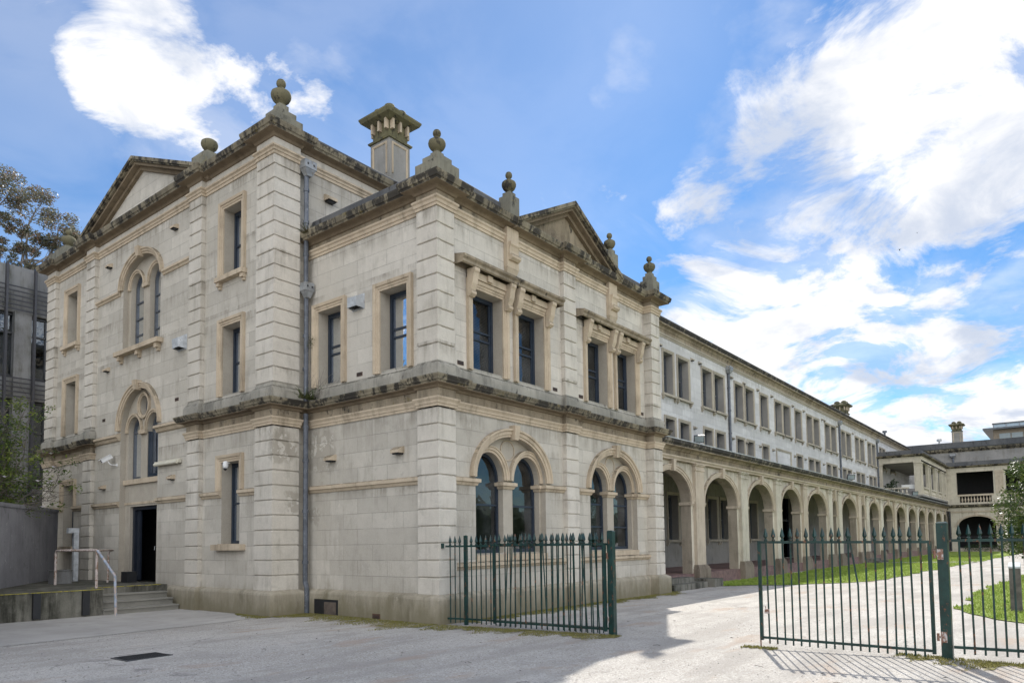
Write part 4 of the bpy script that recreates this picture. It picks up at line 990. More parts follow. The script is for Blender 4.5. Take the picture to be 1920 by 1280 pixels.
for x, zt in ((26.3, 10.72), (49.2, 10.72), (62.9, 10.72)):
    pipe_run(LONG, [(x, 4.02, zt), (x, 4.02, 5.2)], .07, [(x, 3.98, zt-.18, .22, .14)], 'zinc', (9.6, 8.4, 7.2, 6.1))
chimney(LONG, 61.2, 6.6, .55, 11.4, 13.15, 14.35)
m_ = MB(); m_.tube([(72, 5, 11.4), (72, 5, 12.5)], .1, 8); m_.tube([(72, 5, 12.5), (72, 5, 12.7)], .22, 8); m_.build('roof_vent', 'zinc', LONG)

# ================================================================== ARCADE
ARC = thing('arcade', (44, .55, 0), 'long one storey arcade of round arches and pilasters with black lichened cornice', 'arcade')
PX = [14.1, 18.55, 22.9, 27.05, 31.8, 33.9, 38.75, 41.0, 45.4, 50.3, 55.4, 60.3, 65.3, 70.3, 75.5, 79.55]
edges = [9.78]+PX
bays = []
for i in range(len(edges)-1):
    a, b = edges[i], edges[i+1]
    if i == 0: cu, ro = 12.0, 1.72
    else: cu, ro = (a+b)/2, (b-a-.80)/2
    bays.append((cu, ro-.19 if ro > 1 else ro-.13, ro))
ZS = 2.95; FLZ = .42
def comb(F, u0, u1, ztop, z0, bays, d, n=22):
    pts = [(u0, ztop), (u0, z0)]
    for cu, ri, ro in bays:
        rz = 1.04 if ri > 1 else .78
        pts += [(cu-ri, z0)] + [(cu-ri*math.cos(math.pi*i/n), ZS+rz*math.sin(math.pi*i/n)) for i in range(n+1)] + [(cu+ri, z0)]
    pts += [(u1, z0), (u1, ztop)]
    return pts
mb = MB()
for dd in (-.12, -.50):
    pts = comb(FC, 9.70, 79.4, 4.62, FLZ-.02, bays, dd); tr = tessellate_polygon([[Vector((a, b, 0)) for a, b in pts]])
    mb.add([FC.p(a, b, dd) for a, b in pts], [tuple(q) for q in tr])
n = 22; mb.cur = 1
for cu, ri, ro in bays:
    rz = 1.04 if ri > 1 else .78
    pr = [(cu-ri, FLZ-.02)]+[(cu-ri*math.cos(math.pi*i/n), ZS+rz*math.sin(math.pi*i/n)) for i in range(n+1)]+[(cu+ri, FLZ-.02)]
    L = len(pr); mb.add([FC.p(a, b, -.12) for a, b in pr]+[FC.p(a, b, -.50) for a, b in pr], [(i, i+1, i+1+L, i+L) for i in range(L-1)])
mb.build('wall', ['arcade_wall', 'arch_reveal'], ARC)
mb = MB(); mb.box(9.83, 79.4, .64, 4.09, 0, FLZ); mb.build('floor', 'tile_red', ARC)
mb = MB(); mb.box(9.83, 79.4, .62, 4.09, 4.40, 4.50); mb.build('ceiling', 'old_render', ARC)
mb = MB(); mb.add([(9.84, .32, 4.92), (79.3, .32, 4.92), (79.3, 4.09, 5.2), (9.84, 4.09, 5.2), (9.84, .32, 4.98), (79.3, .32, 4.98), (79.3, 4.09, 5.26), (9.84, 4.09, 5.26)], [(0,3,2,1), (4,5,6,7), (0,1,5,4), (1,2,6,5), (2,3,7,6), (3,0,4,7)])
mb.build('roof', 'roof_zinc', ARC)
ap = [(9.71, .60), (79.35, .60)]
mb = MB(); sweep(mb, ap, [(0, 4.33), (.05, 4.33), (.05, 4.38), (.075, 4.39), (.11, 4.43), (.11, 4.47), (0, 4.49)]); mb.build('string_course', 'arcade_trim', ARC)
mb = MB(); sweep(mb, ap, [(-.07, 4.30), (0, 4.30), (0, 4.64), (.05, 4.66), (.08, 4.71), (.15, 4.74), (.26, 4.75), (.26, 4.80)]); mb.build('frieze', 'cornice', ARC)
mb = MB(); sweep(mb, ap, [(.26, 4.78), (.28, 4.82), (.33, 4.86), (.34, 4.96), (.2, 5.0)]); mb.build('cornice_edge', 'black_edge', ARC)
mb = MB(); sweep(mb, ap, [(.345, 4.965), (.35, 4.995), (.2, 5.03), (0, 5.04)]); mb.build('lead_flashing', 'zinc_pale', ARC)
mb = MB()
for i, (cu, ri, ro) in enumerate(bays):
    rz = 1.04 if ri > 1 else .78; k = ro-ri
    archband(mb, FC, cu, ZS, ri, rz, [(0, -.13), (0, -.07), (k*.3, -.07), (k*.35, -.045), (k*.75, -.045), (k*.8, -.02), (k, -.02), (k, -.13)], 26)
    zt = ZS+rz+.02
    mb.hexa([FC.p(cu-.08, zt-.06, -.12), FC.p(cu+.08, zt-.06, -.12), FC.p(cu-.11, 4.34, -.12), FC.p(cu+.11, 4.34, -.12), FC.p(cu-.08, zt-.06, .03), FC.p(cu+.08, zt-.06, .03), FC.p(cu-.11, 4.34, .05), FC.p(cu+.11, 4.34, .05)])
mb.build('archivolt', 'arcade_trim', ARC)
for i, x in enumerate(PX[:-1]):
    mb = MB(); h_ = .37
    fbox(mb, FC, x-h_, x+h_, .55, 4.10, -.13, 0)
    pb_ = MB(); fbox(pb_, FC, x-h_-.13, x+h_+.13, -.02, .58, -.13, .12); fbox(pb_, FC, x-h_-.09, x+h_+.09, .58, .66, -.13, .09); fbox(pb_, FC, x-h_-.05, x+h_+.05, .66, .72, -.13, .05)
    fbox(mb, FC, x-h_-.03, x+h_+.03, 4.08, 4.14, -.13, .03); fbox(mb, FC, x-h_, x+h_, 4.14, 4.26, -.13, .005); fbox(mb, FC, x-h_-.05, x+h_+.05, 4.25, 4.30, -.13, .05); fbox(mb, FC, x-h_-.08, x+h_+.08, 4.30, 4.335, -.13, .08)
    pl_ = mb.build('pilaster', 'arcade_trim' if i % 3 == 0 else 'arcade_wall', ARC); pb_.build('pilaster_base', 'pier_base', pl_)
    # impost mouldings wrap the pier on both sides
    m2 = MB()
    lr = bays[i][0]+bays[i][1]; rl = bays[i+1][0]-bays[i+1][1]
    for ua, ub in ((lr-.05, x-h_), (x+h_, rl+.05)):
        fbox(m2, FC, ua, ub, 2.83, 2.88, -.13, -.075); fbox(m2, FC, ua, ub, 2.88, 2.95, -.13, -.05)
    fbox(m2, FC, lr-.05, rl+.05, 2.84, 2.95, -.55, -.14)
    m2.build('impost', 'arcade_trim', pl_)
m_ = MB(); m_.box(10.3, 12.9, -.15, .55, 0, .2); m_.box(10.6, 12.6, .2, .62, .2, .36); m_.box(13.0, 13.75, -.35, .45, 0, .28)
tag(m_.build('stone_step', 'concrete_old'), 'worn dark stone steps in front of the first arch beside the corner wing', 'steps')
m_ = MB(); m_.box(38.9, 41.2, -.5, .42, 0, .14); m_.box(39.2, 41.0, -.1, .45, .14, .28)
tag(m_.build('stone_step', 'concrete_old'), 'low grey steps where the gravel path meets the arcade', 'steps')

# ================================================================== LOGGIA on the end of the arcade
LOG = thing('upper_loggia', (71, .55, 5.2), 'open upper loggia with paired columns standing on the far end of the arcade', 'loggia')
LX = 62.9
mb = MB(); mb.box(LX, 79.3, .45, 4.09, 5.27, 5.42); mb.build('floor', 'old_render', LOG)
mb = MB(); mb.box(LX+.02, 79.28, .50, 4.09, 8.42, 8.56); mb.build('ceiling', 'old_render', LOG)
lpth = [(LX, 4.09), (LX, .50), (79.3, .50)]
mb = MB(); sweep(mb, lpth, [(-.35, 8.40), (0, 8.40), (0, 8.80), (.03, 8.82), (.05, 8.9)]); mb.build('entablature', 'arcade_wall', LOG)
mb = MB(); sweep(mb, lpth, [(.03, 8.86), (.10, 8.94), (.2, 8.97), (.30, 9.0), (.34, 9.1), (.05, 9.13)]); mb.build('cornice', 'cornice_edge', LOG)
mb = MB(); sweep(mb, [(LX+.08, 4.09), (LX+.08, .58), (79.3, .58)], [(0, 9.1), (0, 9.52), (-.3, 9.55)]); mb.build('parapet', 'parapet', LOG)
mb = MB(); mb.box(LX+.1, 79.25, .6, 4.09, 9.12, 9.3); mb.build('roof', 'roof_zinc', LOG)
FLX = Fr((LX, 0), (0, 1), (-1, 0)); FLO = Fr((0, .50), (1, 0), (0, -1))
def col(F, u0, u1, dep, z0=5.42, z1=8.40):
    mb = MB(); fbox(mb, F, u0, u1, z0, z1, -dep, -.03)
    fbox(mb, F, u0-.05, u1+.05, z0, z0+.16, -dep-.03, .02); fbox(mb, F, u0-.03, u1+.03, z1-.30, z1-.24, -dep-.02, .0); fbox(mb, F, u0-.06, u1+.06, z1-.12, z1, -dep-.03, .03)
    for k in range(3):
        uu = u0+(u1-u0)*(k+.5)/3; fbox(mb, F, uu-.05, uu+.05, z0+.2, z1-.34, -.04, .005)
    return mb.build('column', 'arcade_wall', LOG)
col(FLO, LX+.03, LX+.85, .6); col(FLX, 3.7, 4.05, .3)
for x in (66.9, 68.0, 71.4, 72.5, 75.6, 76.7): col(FLO, x, x+.45, .25)
col(FLO, 78.5, 79.25, .5)
mb = MB()
def balustrade(mb, F, u0, u1, z0=5.45, z1=6.15, step=.34):
    fbox(mb, F, u0, u1, z1-.12, z1, -.25, -.0); fbox(mb, F, u0, u1, z0-.02, z0+.1, -.25, -.02)
    k = max(1, int((u1-u0)/step))
    for i in range(k):
        c = F.p(u0+(i+.5)*(u1-u0)/k, z0+.1, -.13); h = z1-.12-z0-.1
        mb.lathe(c, [(.06, 0), (.04, .08*h), (.09, .3*h), (.085, .45*h), (.045, .7*h), (.04, .85*h), (.07, h)], 8)
for a, b in ((64.05, 66.85), (68.6, 71.35), (73.1, 75.55), (77.3, 78.45)): balustrade(mb, FLO, a, b)
balustrade(mb, FLX, 1.6, 3.65)
mb.build('balustrade', 'arcade_wall', LOG)
m_ = MB(); m_.box(LX+.25, LX+.3, 1.0, 2.2, 6.0, 6.38)
tag(m_.build('white_board', 'white_plastic'), 'small white board standing behind the loggia balustrade', 'board')

# ================================================================== FAR RANGE
FAR = thing('far_range', (83, -8, 0), 'grey stone end range closing the courtyard with wide ground arch and balustraded upper opening', 'building')
mb = MB(); pitch = 4.35; holes = []
for k in range(6):
    o_ = -k*pitch
    holes += [rect(-3.68+o_, -.38+o_, 6.05, 8.44), rect(-3.45+o_, -.62+o_, 5.2, 5.88), arch(-2.05+o_, .35, 2.75, 1.68, .98, 24)]
wall(mb, FF, rect(-26.5, .5, 0, 8.95), holes, 0, .45); mb.build('porch_wall', 'arcade_wall', FAR)
am, cm, bm, rm = MB(), MB(), MB(), MB()
for k in range(6):
    o_ = -k*pitch
    archband(am, FF, -2.05+o_, 2.75, 1.68, .98, [(0, -.01), (0, .05), (.1, .05), (.12, .08), (.18, .08), (.19, 0)], 28)
    fbox(cm, FF, -.25+o_, .02+o_, 2.66, 2.76, -.01, .05); fbox(cm, FF, -4.1+o_, -3.8+o_, 2.66, 2.76, -.01, .05)
    fbox(cm, FF, -2.15+o_, -1.95+o_, 3.72, 4.13, -.01, .1)
    fbox(rm, FF, -4.55+o_, -3.85+o_, 6.07, 8.19, -.01, .06); fbox(cm, FF, -4.6+o_, -3.8+o_, 8.2, 8.45, -.01, .1); fbox(rm, FF, -4.45+o_, -3.95+o_, 0, 4.1, -.01, .08)
    fbox(rm, FF, -3.68+o_, -.38+o_, 5.88, 6.06, -.2, .05)
    h = .66
    for i in range(10):
        c = FF.p(-3.3+o_+i*.275, 5.21, -.15); bm.lathe(c, [(.07, 0), (.04, .08*h), (.10, .35*h), (.09, .5*h), (.045, .75*h), (.04, .88*h), (.07, h)], 8)
am.build('archivolt', 'arcade_trim', FAR); cm.build('capital', 'arcade_trim', FAR); rm.build('porch_trim', 'arcade_trim', FAR); bm.build('baluster', 'arcade_trim', FAR)
fp = [(XF, .45), (XF, -26.5)]
mb = MB(); sweep(mb, fp, [(0, 4.15), (.05, 4.15), (.08, 4.28), (0, 4.3)]); sweep(mb, fp, [(0, 8.95), (.05, 8.97), (.1, 8.98)]); mb.build('string_course', 'arcade_trim', FAR)
mb = MB(); sweep(mb, fp, [(0, 4.66), (.10, 4.72), (.28, 4.77), (.34, 4.92), (.0, 5.0)]); sweep(mb, fp, [(.0, 8.9), (.28, 9.0), (.34, 9.10), (0, 9.14)]); mb.build('cornice', 'cornice_edge', FAR)
mb = MB(); mb.box(XF+.02, XF+.3, -26.5, .5, 9.1, 9.56); mb.box(82.92, 83.18, -26.5, 14, 11.5, 12.12); mb.build('parapet', 'parapet', FAR)
mb = MB(); mb.box(XF+.2, 83.2, -26.5, .5, 8.96, 9.12); mb.box(XF+.4, 83.2, -26.5, .5, 5.0, 5.16); mb.box(83, 92, -26.5, 14, 11.3, 11.52); mb.build('roof', 'roof_zinc', FAR)
mb = MB(); mb.box(83.2, 92, -26.4, 14, 0, 11.3); mb.build('wall', 'old_render', FAR)
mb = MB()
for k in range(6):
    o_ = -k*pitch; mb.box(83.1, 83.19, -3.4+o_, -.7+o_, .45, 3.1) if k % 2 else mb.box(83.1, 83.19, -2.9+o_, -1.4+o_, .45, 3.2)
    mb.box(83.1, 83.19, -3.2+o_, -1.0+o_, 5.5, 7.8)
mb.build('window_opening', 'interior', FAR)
mb = MB(); mb.box(83.16, 83.195, -26, .4, .4, 4.6); mb.box(83.16, 83.195, -26, .4, 5.2, 8.9); mb.build('shade_sheet', 'interior', FAR)  # near-black sheets paint the porch's deep shade over the back wall
mb = MB(); sweep(mb, [(83.2, 4.0), (83.2, -26.5)], [(0, 11.0), (.05, 11.1), (.22, 11.2), (.30, 11.42), (0, 11.51)]); mb.build('main_cornice', 'cornice_edge', FAR)
mb = MB()
for zz in (1.15, 1.55):
    mb.tube([(XF-.0+.2, -.4, zz), (XF+.2, -3.7, zz)], .025, 6)
mb.build('handrail', 'dark_metal', FAR)
chimney(FAR, 83.9, -.2, .48, 11.4, 13.4, 14.5)
pipe_run(FAR, [(83.1, .22, 10.7), (83.1, .22, 9.2)], .09, [(83.05, .22, 10.6, .28, .28)], 'zinc')
m_ = MB(); m_.tube([(84, 1.6, 11.4), (84, 1.6, 12.5)], .08, 8); m_.tube([(84, 1.6, 12.5), (84, 1.6, 12.75)], .25, 8); m_.build('roof_vent', 'zinc_pale', FAR)
m_ = MB(); m_.tube([(78.9, .35, .1), (78.9, .35, 4.3)], .1, 8); m_.build('downpipe', 'black', FAR)

# brown clerestory building beyond
CL = thing('clerestory_building', (96, -10, 0), 'brown panelled building with slanted roof lantern rising behind the end range', 'building')
mb = MB(); mb.box(92.5, 104, -40, -3.0, 0, 14.3); mb.build('wall', 'brown_panel', CL)
mb = MB(); mb.box(91.8, 105, -40, -2.0, 14.3, 14.5); mb.build('roof', 'roof_zinc', CL)
mb = MB()
for y in range(8): mb.box(92.43, 92.5, -4.7-y*1.2, -3.6-y*1.2, 13.2, 13.8)
mb.build('window', 'lamp_face', CL)
mb = MB(); mb.add([(93.0, -40, 14.52), (93.0, -3.0, 14.52), (94.4, -2.9, 15.25), (94.4, -40, 15.25)], [(0, 1, 2, 3)]); r_ = mb.build('roof_lantern', 'lamp_face', CL)
mb = MB(); mb.box(94.3, 94.7, -40, -2.8, 15.2, 15.34)
for i in range(20): mb.bar((92.97, -3.0-i*1.3, 14.52), (94.37, -2.9-i*1.3, 15.25), .07)
mb.build('lantern_frame', 'dark_metal', r_)

# ================================================================== OFFICE BUILDING on the left
OFF = thing('office_building', (-6, 24, 0), 'brutalist concrete office building with dark louvres and vertical fins beyond the stucco block', 'building')
FO = Fr((0, 24), (1, 0), (0, -1))
mb = MB()
bands = [(3.2, 4.1), (7.75, 8.65), (11.35, 13.3)]
for a, b in bands: mb.box(-22, 6, 24, 24.4, a, b)
mb.box(-22, 6, 24.4, 36, -.1, 13.0)
for i in range(13):
    x = -22+i*2.2-.12; mb.box(x, x+.62, 23.9, 24.4, 0, 11.4)
mb.build('wall', 'office_concrete', OFF)
mb = MB()
for i in range(14):
    x = -22+i*2.2; mb.box(x-.52, x-.44, 23.62, 23.82, 3.0, 13.28); mb.box(x+.50, x+.58, 23.62, 23.82, 3.0, 13.28)
mb.build('fin', 'louvre_metal', OFF)
mb = MB()
for a, b in ((3.3, 4.1), (7.8, 8.7), (11.4, 12.4)):
    z = a
    while z < b: mb.box(-22, 6, 23.72, 23.78, z, z+.04); z += .19
mb.build('louvre', 'louvre_metal', OFF)
mb = MB()
for a, b in ((.5, 3.2), (4.1, 7.75), (8.65, 11.35)): mb.box(-22, 6, 24.2, 24.25, a, b)
g_ = mb.build('window', 'glass', OFF)
mb = MB(); mb.box(-22, 6, 24.32, 24.38, .2, 11.4); mb.build('dark_interior', 'interior', OFF)
mb = MB()
for a, b in ((4.1, 7.75), (8.65, 11.35), (.5, 3.2)):
    for z in (a+.08, (a+b)/2+.5, b-.08): mb.box(-22, 6, 24.12, 24.21, z-.03, z+.03)
    for i in range(26): x = -22+i*1.1; mb.box(x-.025, x+.025, 24.12, 24.21, a, b)
mb.build('frame', 'dark_metal', g_)

# ================================================================== retaining wall, terrace, steps, rails
a, b = Vector((-9.5, 2.2, 0)), Vector((-1.0, 16.4, 0)); nn = (b-a).normalized(); pp = Vector((nn.y, -nn.x, 0))
mb = MB(); mb.hexa([p + Vector((0, 0, z)) for p in () for z in ()] or [a-pp*.0+Vector((0,0,0)), b+Vector((0,0,0)), a+Vector((0,0,2.50)), b+Vector((0,0,2.78)), a-pp*.3, b-pp*.3, a-pp*.3+Vector((0,0,2.50)), b-pp*.3+Vector((0,0,2.78))])
mb.hexa([a+pp*.025+Vector((0,0,2.50)), b+pp*.025+Vector((0,0,2.78)), a+pp*.025+Vector((0,0,2.60)), b+pp*.025+Vector((0,0,2.88)), a-pp*.33+Vector((0,0,2.50)), b-pp*.33+Vector((0,0,2.78)), a-pp*.33+Vector((0,0,2.60)), b-pp*.33+Vector((0,0,2.88))])
RW = mb.build('retaining_wall', 'wall_stained'); tag(RW, 'tall weathered concrete wall with black streaks left of the terrace', 'wall')
mb = MB(); TP = [(-2.87, 8.30), (-2.87, 9.18), (-.9, 9.18), (-.79, 16.2), (-1.05, 16.2), (-5.85, 8.30)]
tr = tessellate_polygon([[Vector((x, y, 0)) for x, y in TP]])
mb.add([(x, y, .615) for x, y in TP], [tuple(q) for q in tr])
for i in range(2): pass
mb.add([(-2.87, 8.30, 0), (-5.85, 8.30, 0), (-5.85, 8.30, .615), (-2.87, 8.30, .615), (-2.87, 9.18, 0), (-2.87, 9.18, .615), (-.9, 9.18, 0), (-.9, 9.18, .615)], [(0, 3, 2, 1), (0, 4, 5, 3), (4, 6, 7, 5)])
TER = mb.build('terrace', 'concrete_old'); tag(TER, 'raised concrete terrace with stained front edge in front of the arched portal', 'terrace')
mb = MB(); mb.box(-5.85, -2.86, 8.285, 8.36, .612, .622); mb.box(-2.87, -1.06, 9.17, 9.22, .612, .622); mb.build('yellow_line', 'yellow_edge', TER)
for x in (-4.27, -3.26, -5.3):
    mb = MB(); mb.box(x-.075, x+.075, 8.22, 8.30, .04, .60); mb.build('rubber_bumper', 'black', TER)
mb = MB()
for y, z in ((8.25, .14), (8.56, .30), (8.87, .455)):
    mb.box(-2.87, -1.06, y, 9.18, z-.16 if z > .2 else 0, z-.03); mb.box(-2.88, -1.055, y-.035, 9.18, z-.035, z)
tag(mb.build('steps', 'step_stone'), 'four mossy concrete steps climbing to the terrace beside the stone plinth', 'steps')
def rounded(pts, r=.12, n=5):
    P = [Vector(p) for p in pts]; out = [P[0]]
    for i in range(1, len(P)-1):
        a_, b_ = (P[i-1]-P[i]).normalized(), (P[i+1]-P[i]).normalized(); p0, p1 = P[i]+a_*r, P[i]+b_*r
        for k in range(n+1):
            t_ = k/n; out.append(p0*(1-t_)**2+P[i]*2*t_*(1-t_)+p1*t_**2)
    return out+[P[-1]]
mb = MB(); mb.tube(rounded([(-2.64, 11.85, .61), (-2.64, 11.85, 1.54), (-2.70, 9.10, 1.54), (-2.70, 9.10, 1.5)][:3]), .033, 8); mb.tube([(-2.70, 9.10, .61), (-2.70, 9.10, 1.54)], .033, 8)
GR = mb.build('guard_rail', 'rail_pipe'); tag(GR, 'rusty pinkish pipe guard rail along the terrace edge', 'railing')
mb = MB(); mb.tube(rounded([(-2.70, 9.12, 1.535), (-1.35, 11.4, 1.535), (-1.33, 11.75, 1.5), (-1.33, 11.78, .61)]), .025, 8); mb.build('back_rail', 'rail_pipe', GR)
mb = MB(); mb.tube(rounded([(-2.70, 9.06, 1.53), (-2.74, 7.98, .93), (-2.74, 7.90, 0.0)], .06), .032, 8)
tag(mb.build('stair_handrail', 'rail_pipe_blue'), 'sloping pipe handrail with flaking blue paint at the foot of the steps', 'handrail')
mb = MB(); mb.box(-1.58, -1.45, 13.5, 13.63, .62, 2.05); mb.box(-1.74, -1.45, 13.49, 13.64, 2.05, 2.20)
tag(mb.build('duct_post', 'zinc_pale'), 'pale square duct with a bent top standing behind the guard rail', 'duct')
mb = MB(); mb.box(-2.55, -2.1, 12.2, 12.6, .62, .98); mb.box(-2.57, -2.08, 12.18, 12.62, .98, 1.0)
tag(mb.build('utility_box', 'office_concrete'), 'low grey utility box on the terrace beside the retaining wall', 'box')
mb = MB(); mb.box(-1.15, -.9, 10.95-.0, 11.15+.9-.7, .62, .92)
tag(mb.build('bait_box', 'black'), 'small black box on the terrace floor left of the dark door', 'box')
mb = MB(); mb.hexa([(-5.70, 1.09, .0), (-5.69, .60, .0), (-5.70, 1.09, .012), (-5.69, .60, .012), (-5.09, 1.10, .0), (-5.01, .64, .0), (-5.09, 1.10, .012), (-5.01, .64, .012)])
DG = mb.build('drain_grate', 'dark_metal'); tag(DG, 'dark steel drain grate set flat in the gravel', 'drain')
mb = MB()
for i in range(14): y = .64+i*.032; mb.box(-5.66, -5.06, y, y+.012, .012, .018)
mb.build('bar', 'black', DG)

# ================================================================== FENCES AND GATES
def picket(mb, x, y, z0, z1, r=.0125, lean=(0, 0)):
    n_ = 6; zt = z1-.20
    px_ = lambda z: (x+lean[0]*(z-z0), y+lean[1]*(z-z0), z)
    mb.tube([px_(z0), px_(zt)], .0125, 6)
    X, Y, _ = px_(zt)
    mb.lathe((X, Y, zt), [(.013, 0), (.024, .012), (.024, .028), (.012, .04), (.018, .055), (.032, .075), (.026, .11), (.012, .165), (.002, .20)], 6)
def gatepost(x, y, z, w_, label, rot=0, plate=True):
    mb = MB(); h = w_/2
    mb.box(x-h, x+h, y-h, y+h, 0, z); mb.hexa([(x-h-.004, y-h-.004, z), (x+h+.004, y-h-.004, z), (x-h-.004, y+h+.004, z), (x+h+.004, y+h+.004, z), (x-h*.6, y-h*.6, z+.02), (x+h*.6, y-h*.6, z+.02), (x-h*.6, y+h*.6, z+.02), (x+h*.6, y+h*.6, z+.02)])
    o_ = mb.build('gate_post', 'fence_green', loc=(x, y, 0)); tag(o_, label, 'post', 'gate posts')
    return o_
POST_R, POST_L = (.64, -8.59), (.40, -3.70)
pr_ = gatepost(*POST_R, 1.78, .125, 'thick green steel gate post with rusty hinge plates, at the right gate')
pl_ = gatepost(*POST_L, 1.765, .105, 'green steel gate post at the outer end of the left railing', plate=False)
for z in (1.30, .22):
    mb = MB(); mb.box(.57, .60-.022, -8.60, -8.53, z, z+.14); mb.build('hinge_plate', 'rusty_plate', pr_)
    mb = MB(); mb.tube([(.56, -8.50, z+.07), (.60, -8.53, z+.07)], .018, 6); mb.tube([(.56, -8.50, z+.02), (.56, -8.50, z+.12)], .016, 8); mb.build('hinge_pin', 'rusty_plate', pr_)
    mb = MB(); mb.box(.335, .348, -3.66, -3.62, z, z+.1); mb.build('hinge_plate', 'rusty_plate', pl_)
def fence_line(name, a, b, n, z_top, zt0, zt1, zb0, zb1, label, cat, group, stile=(True, True), bent=None, jit=0.0, skip=(), seed=1, zbot=.05):
    rnd = random.Random(seed); a, b = Vector((*a, 0)), Vector((*b, 0))
    root = thing(name, (a.x, a.y, 0), label, cat, group)
    mb = MB(); mb.bar(a+Vector((0, 0, zt0)), b+Vector((0, 0, zt1)), .032, .036); mb.build('top_rail', 'fence_green', root)
    mb = MB(); mb.bar(a+Vector((0, 0, zb0)), b+Vector((0, 0, zb1)), .032, .036); mb.build('bottom_rail', 'fence_green', root)
    for k, p in enumerate((a, b)):
        if stile[k]:
            mb = MB(); z0, z1 = (zb0, zt0) if k == 0 else (zb1, zt1); mb.box(p.x-.022, p.x+.022, p.y-.022, p.y+.022, z0-.04, z1+.02); mb.build('stile', 'fence_green', root)
    for i in range(n):
        t_ = (i+1)/(n+1); p = a.lerp(b, t_); zt = zt0+(zt1-zt0)*t_; zb = zb0+(zb1-zb0)*t_
        mb = MB(); ln = (rnd.gauss(0, jit), rnd.gauss(0, jit))
        if bent and i == bent:
            mb.tube([(p.x, p.y, zb-.08), (p.x, p.y, .95), (p.x-.0, p.y+.085, zt+.02)], .0125, 6)
            mb.hexa([Vector((p.x, p.y+.085, zt+.02))+Vector((dx*.012, dy*.012, 0)) for dx in (-1, 1) for dy in (-1, 1)]+[Vector((p.x, p.y+.10, zt+.08))+Vector((dx*.03, dy*.03, 0)) for dx in (-1, 1) for dy in (-1, 1)][:4])
            mb.lathe((p.x, p.y+.10, zt+.06), [(.014, 0), (.032, .02), (.012, .1), (.002, .14)], 6)
        else: picket(mb, p.x, p.y, zb-.085, zt+.21, lean=ln)
        mb.build('picket', 'fence_green', root)
    return root
GD = fence_line('iron_gate', (.35, -6.26), (.55, -8.45), 19, 1.76, 1.555, 1.535, .155, .105, 'closed right leaf of the green spear topped gate with one bent picket', 'gate', 'iron gate leaves', bent=11, jit=.006, seed=3)
mb = MB(); mb.tube([(.335, -6.30, .62), (.32, -6.33, .62), (.32, -6.34, .58)], .007, 6); mb.box(.30, .335, -6.385, -6.325, .51, .575); mb.build('padlock', 'rusty_plate', GD)
mb = MB(); mb.tube([(.35, -6.24, .3), (.35, -6.24, -.005)], .011, 6); mb.build('drop_bolt', 'rusty_plate', GD)
fence_line('iron_gate', (.12, -1.32), (.30, -3.62), 19, 1.76, 1.56, 1.55, .125, .11, 'open left leaf of the green gate folded back against the railing', 'gate', 'iron gate leaves', jit=.022, seed=5)
fence_line('iron_fence', (.22, -.55), (.41, -3.63), 26, 1.76, 1.54, 1.55, .12, .11, 'short green spear topped railing between its slim post and the left gate post', 'fence', 'green spear topped railings', stile=(False, False), jit=.007, seed=7)
FN = fence_line('iron_fence', (.10, -.09), (.20, -.50), 3, 1.76, 1.54, 1.54, .12, .12, 'stub of green railing fixed to the corner of the stone wing', 'fence', 'green spear topped railings', stile=(False, False), jit=.002, seed=8)
mb = MB(); mb.box(.06, .12, -.03, -.0, 1.50, 1.60); mb.build('wall_bracket', 'fence_green', FN)
mb = MB(); mb.box(.18, .24, -.555, -.495, 0, 1.74); mb.hexa([(.175, -.56, 1.74), (.245, -.56, 1.74), (.175, -.49, 1.74), (.245, -.49, 1.74), (.2, -.535, 1.755), (.22, -.535, 1.755), (.2, -.515, 1.755), (.22, -.515, 1.755)])
tag(mb.build('fence_post', 'fence_green', loc=(.21, -.525, 0)), 'slim green fence post one step from the corner of the stone wing', 'post')
fence_line('iron_fence', (.66, -8.66), (.95, -12.2), 30, 1.76, 1.55, 1.55, .16, .16, 'green spear topped fence running on past the thick gate post', 'fence', 'green spear topped railings', stile=(False, True), jit=.004, seed=9)

# ================================================================== FITTINGS ON THE BUILDINGS
def floodlight(x, y, z, label, s=1.0, yaw=-.5):
    root = thing('floodlight', (x, y, z), label, 'floodlight', 'floodlights on the arcade roof'); s *= .72
    mb = MB(); c = Vector((x, y, z+.42*s)); fx = Vector((math.cos(yaw), math.sin(yaw), -.45)).normalized(); sx = fx.cross(Vector((0, 0, 1))).normalized(); ux = sx.cross(fx)
    v = [c+sx*i*.26*s+ux*j*.2*s+fx*k*.06*s for k in (-1, 1) for j in (-1, 1) for i in (-1, 1)]; mb.hexa(v); mb.build('housing', 'dark_metal', root)
    mb = MB(); v = [c+sx*i*.22*s+ux*j*.16*s+fx*(.062)*s for j in (-1, 1) for i in (-1, 1)]; mb.add(v, [(0, 1, 3, 2)]); mb.build('lens', 'lamp_face', root)
    mb = MB(); mb.tube([(x, y, z-.05), (x, y, z+.22*s)], .03*s, 6); mb.bar(c-sx*.27*s-ux*.1*s, Vector((x, y, z+.2*s)), .03); mb.bar(c+sx*.27*s-ux*.1*s, Vector((x, y, z+.2*s)), .03); mb.bar((x-.3*s, y, z-.0), (x, y, z+.2*s), .035); mb.build('bracket', 'dark_metal', root)
floodlight(14.6, .75, 5.02, 'black floodlight on the arcade roof nearest the corner wing', 1.0, -2.6)
floodlight(37.6, .75, 5.02, 'black floodlight on the middle of the arcade roof', 1.2, -2.6)
floodlight(60.6, .75, 5.02, 'small floodlight on the arcade roof just before the loggia', 1.3, -2.6)
root = thing('security_camera', (-.78, 12.67, 4.1), 'white box security camera on a bracket left of the portal window', 'camera')
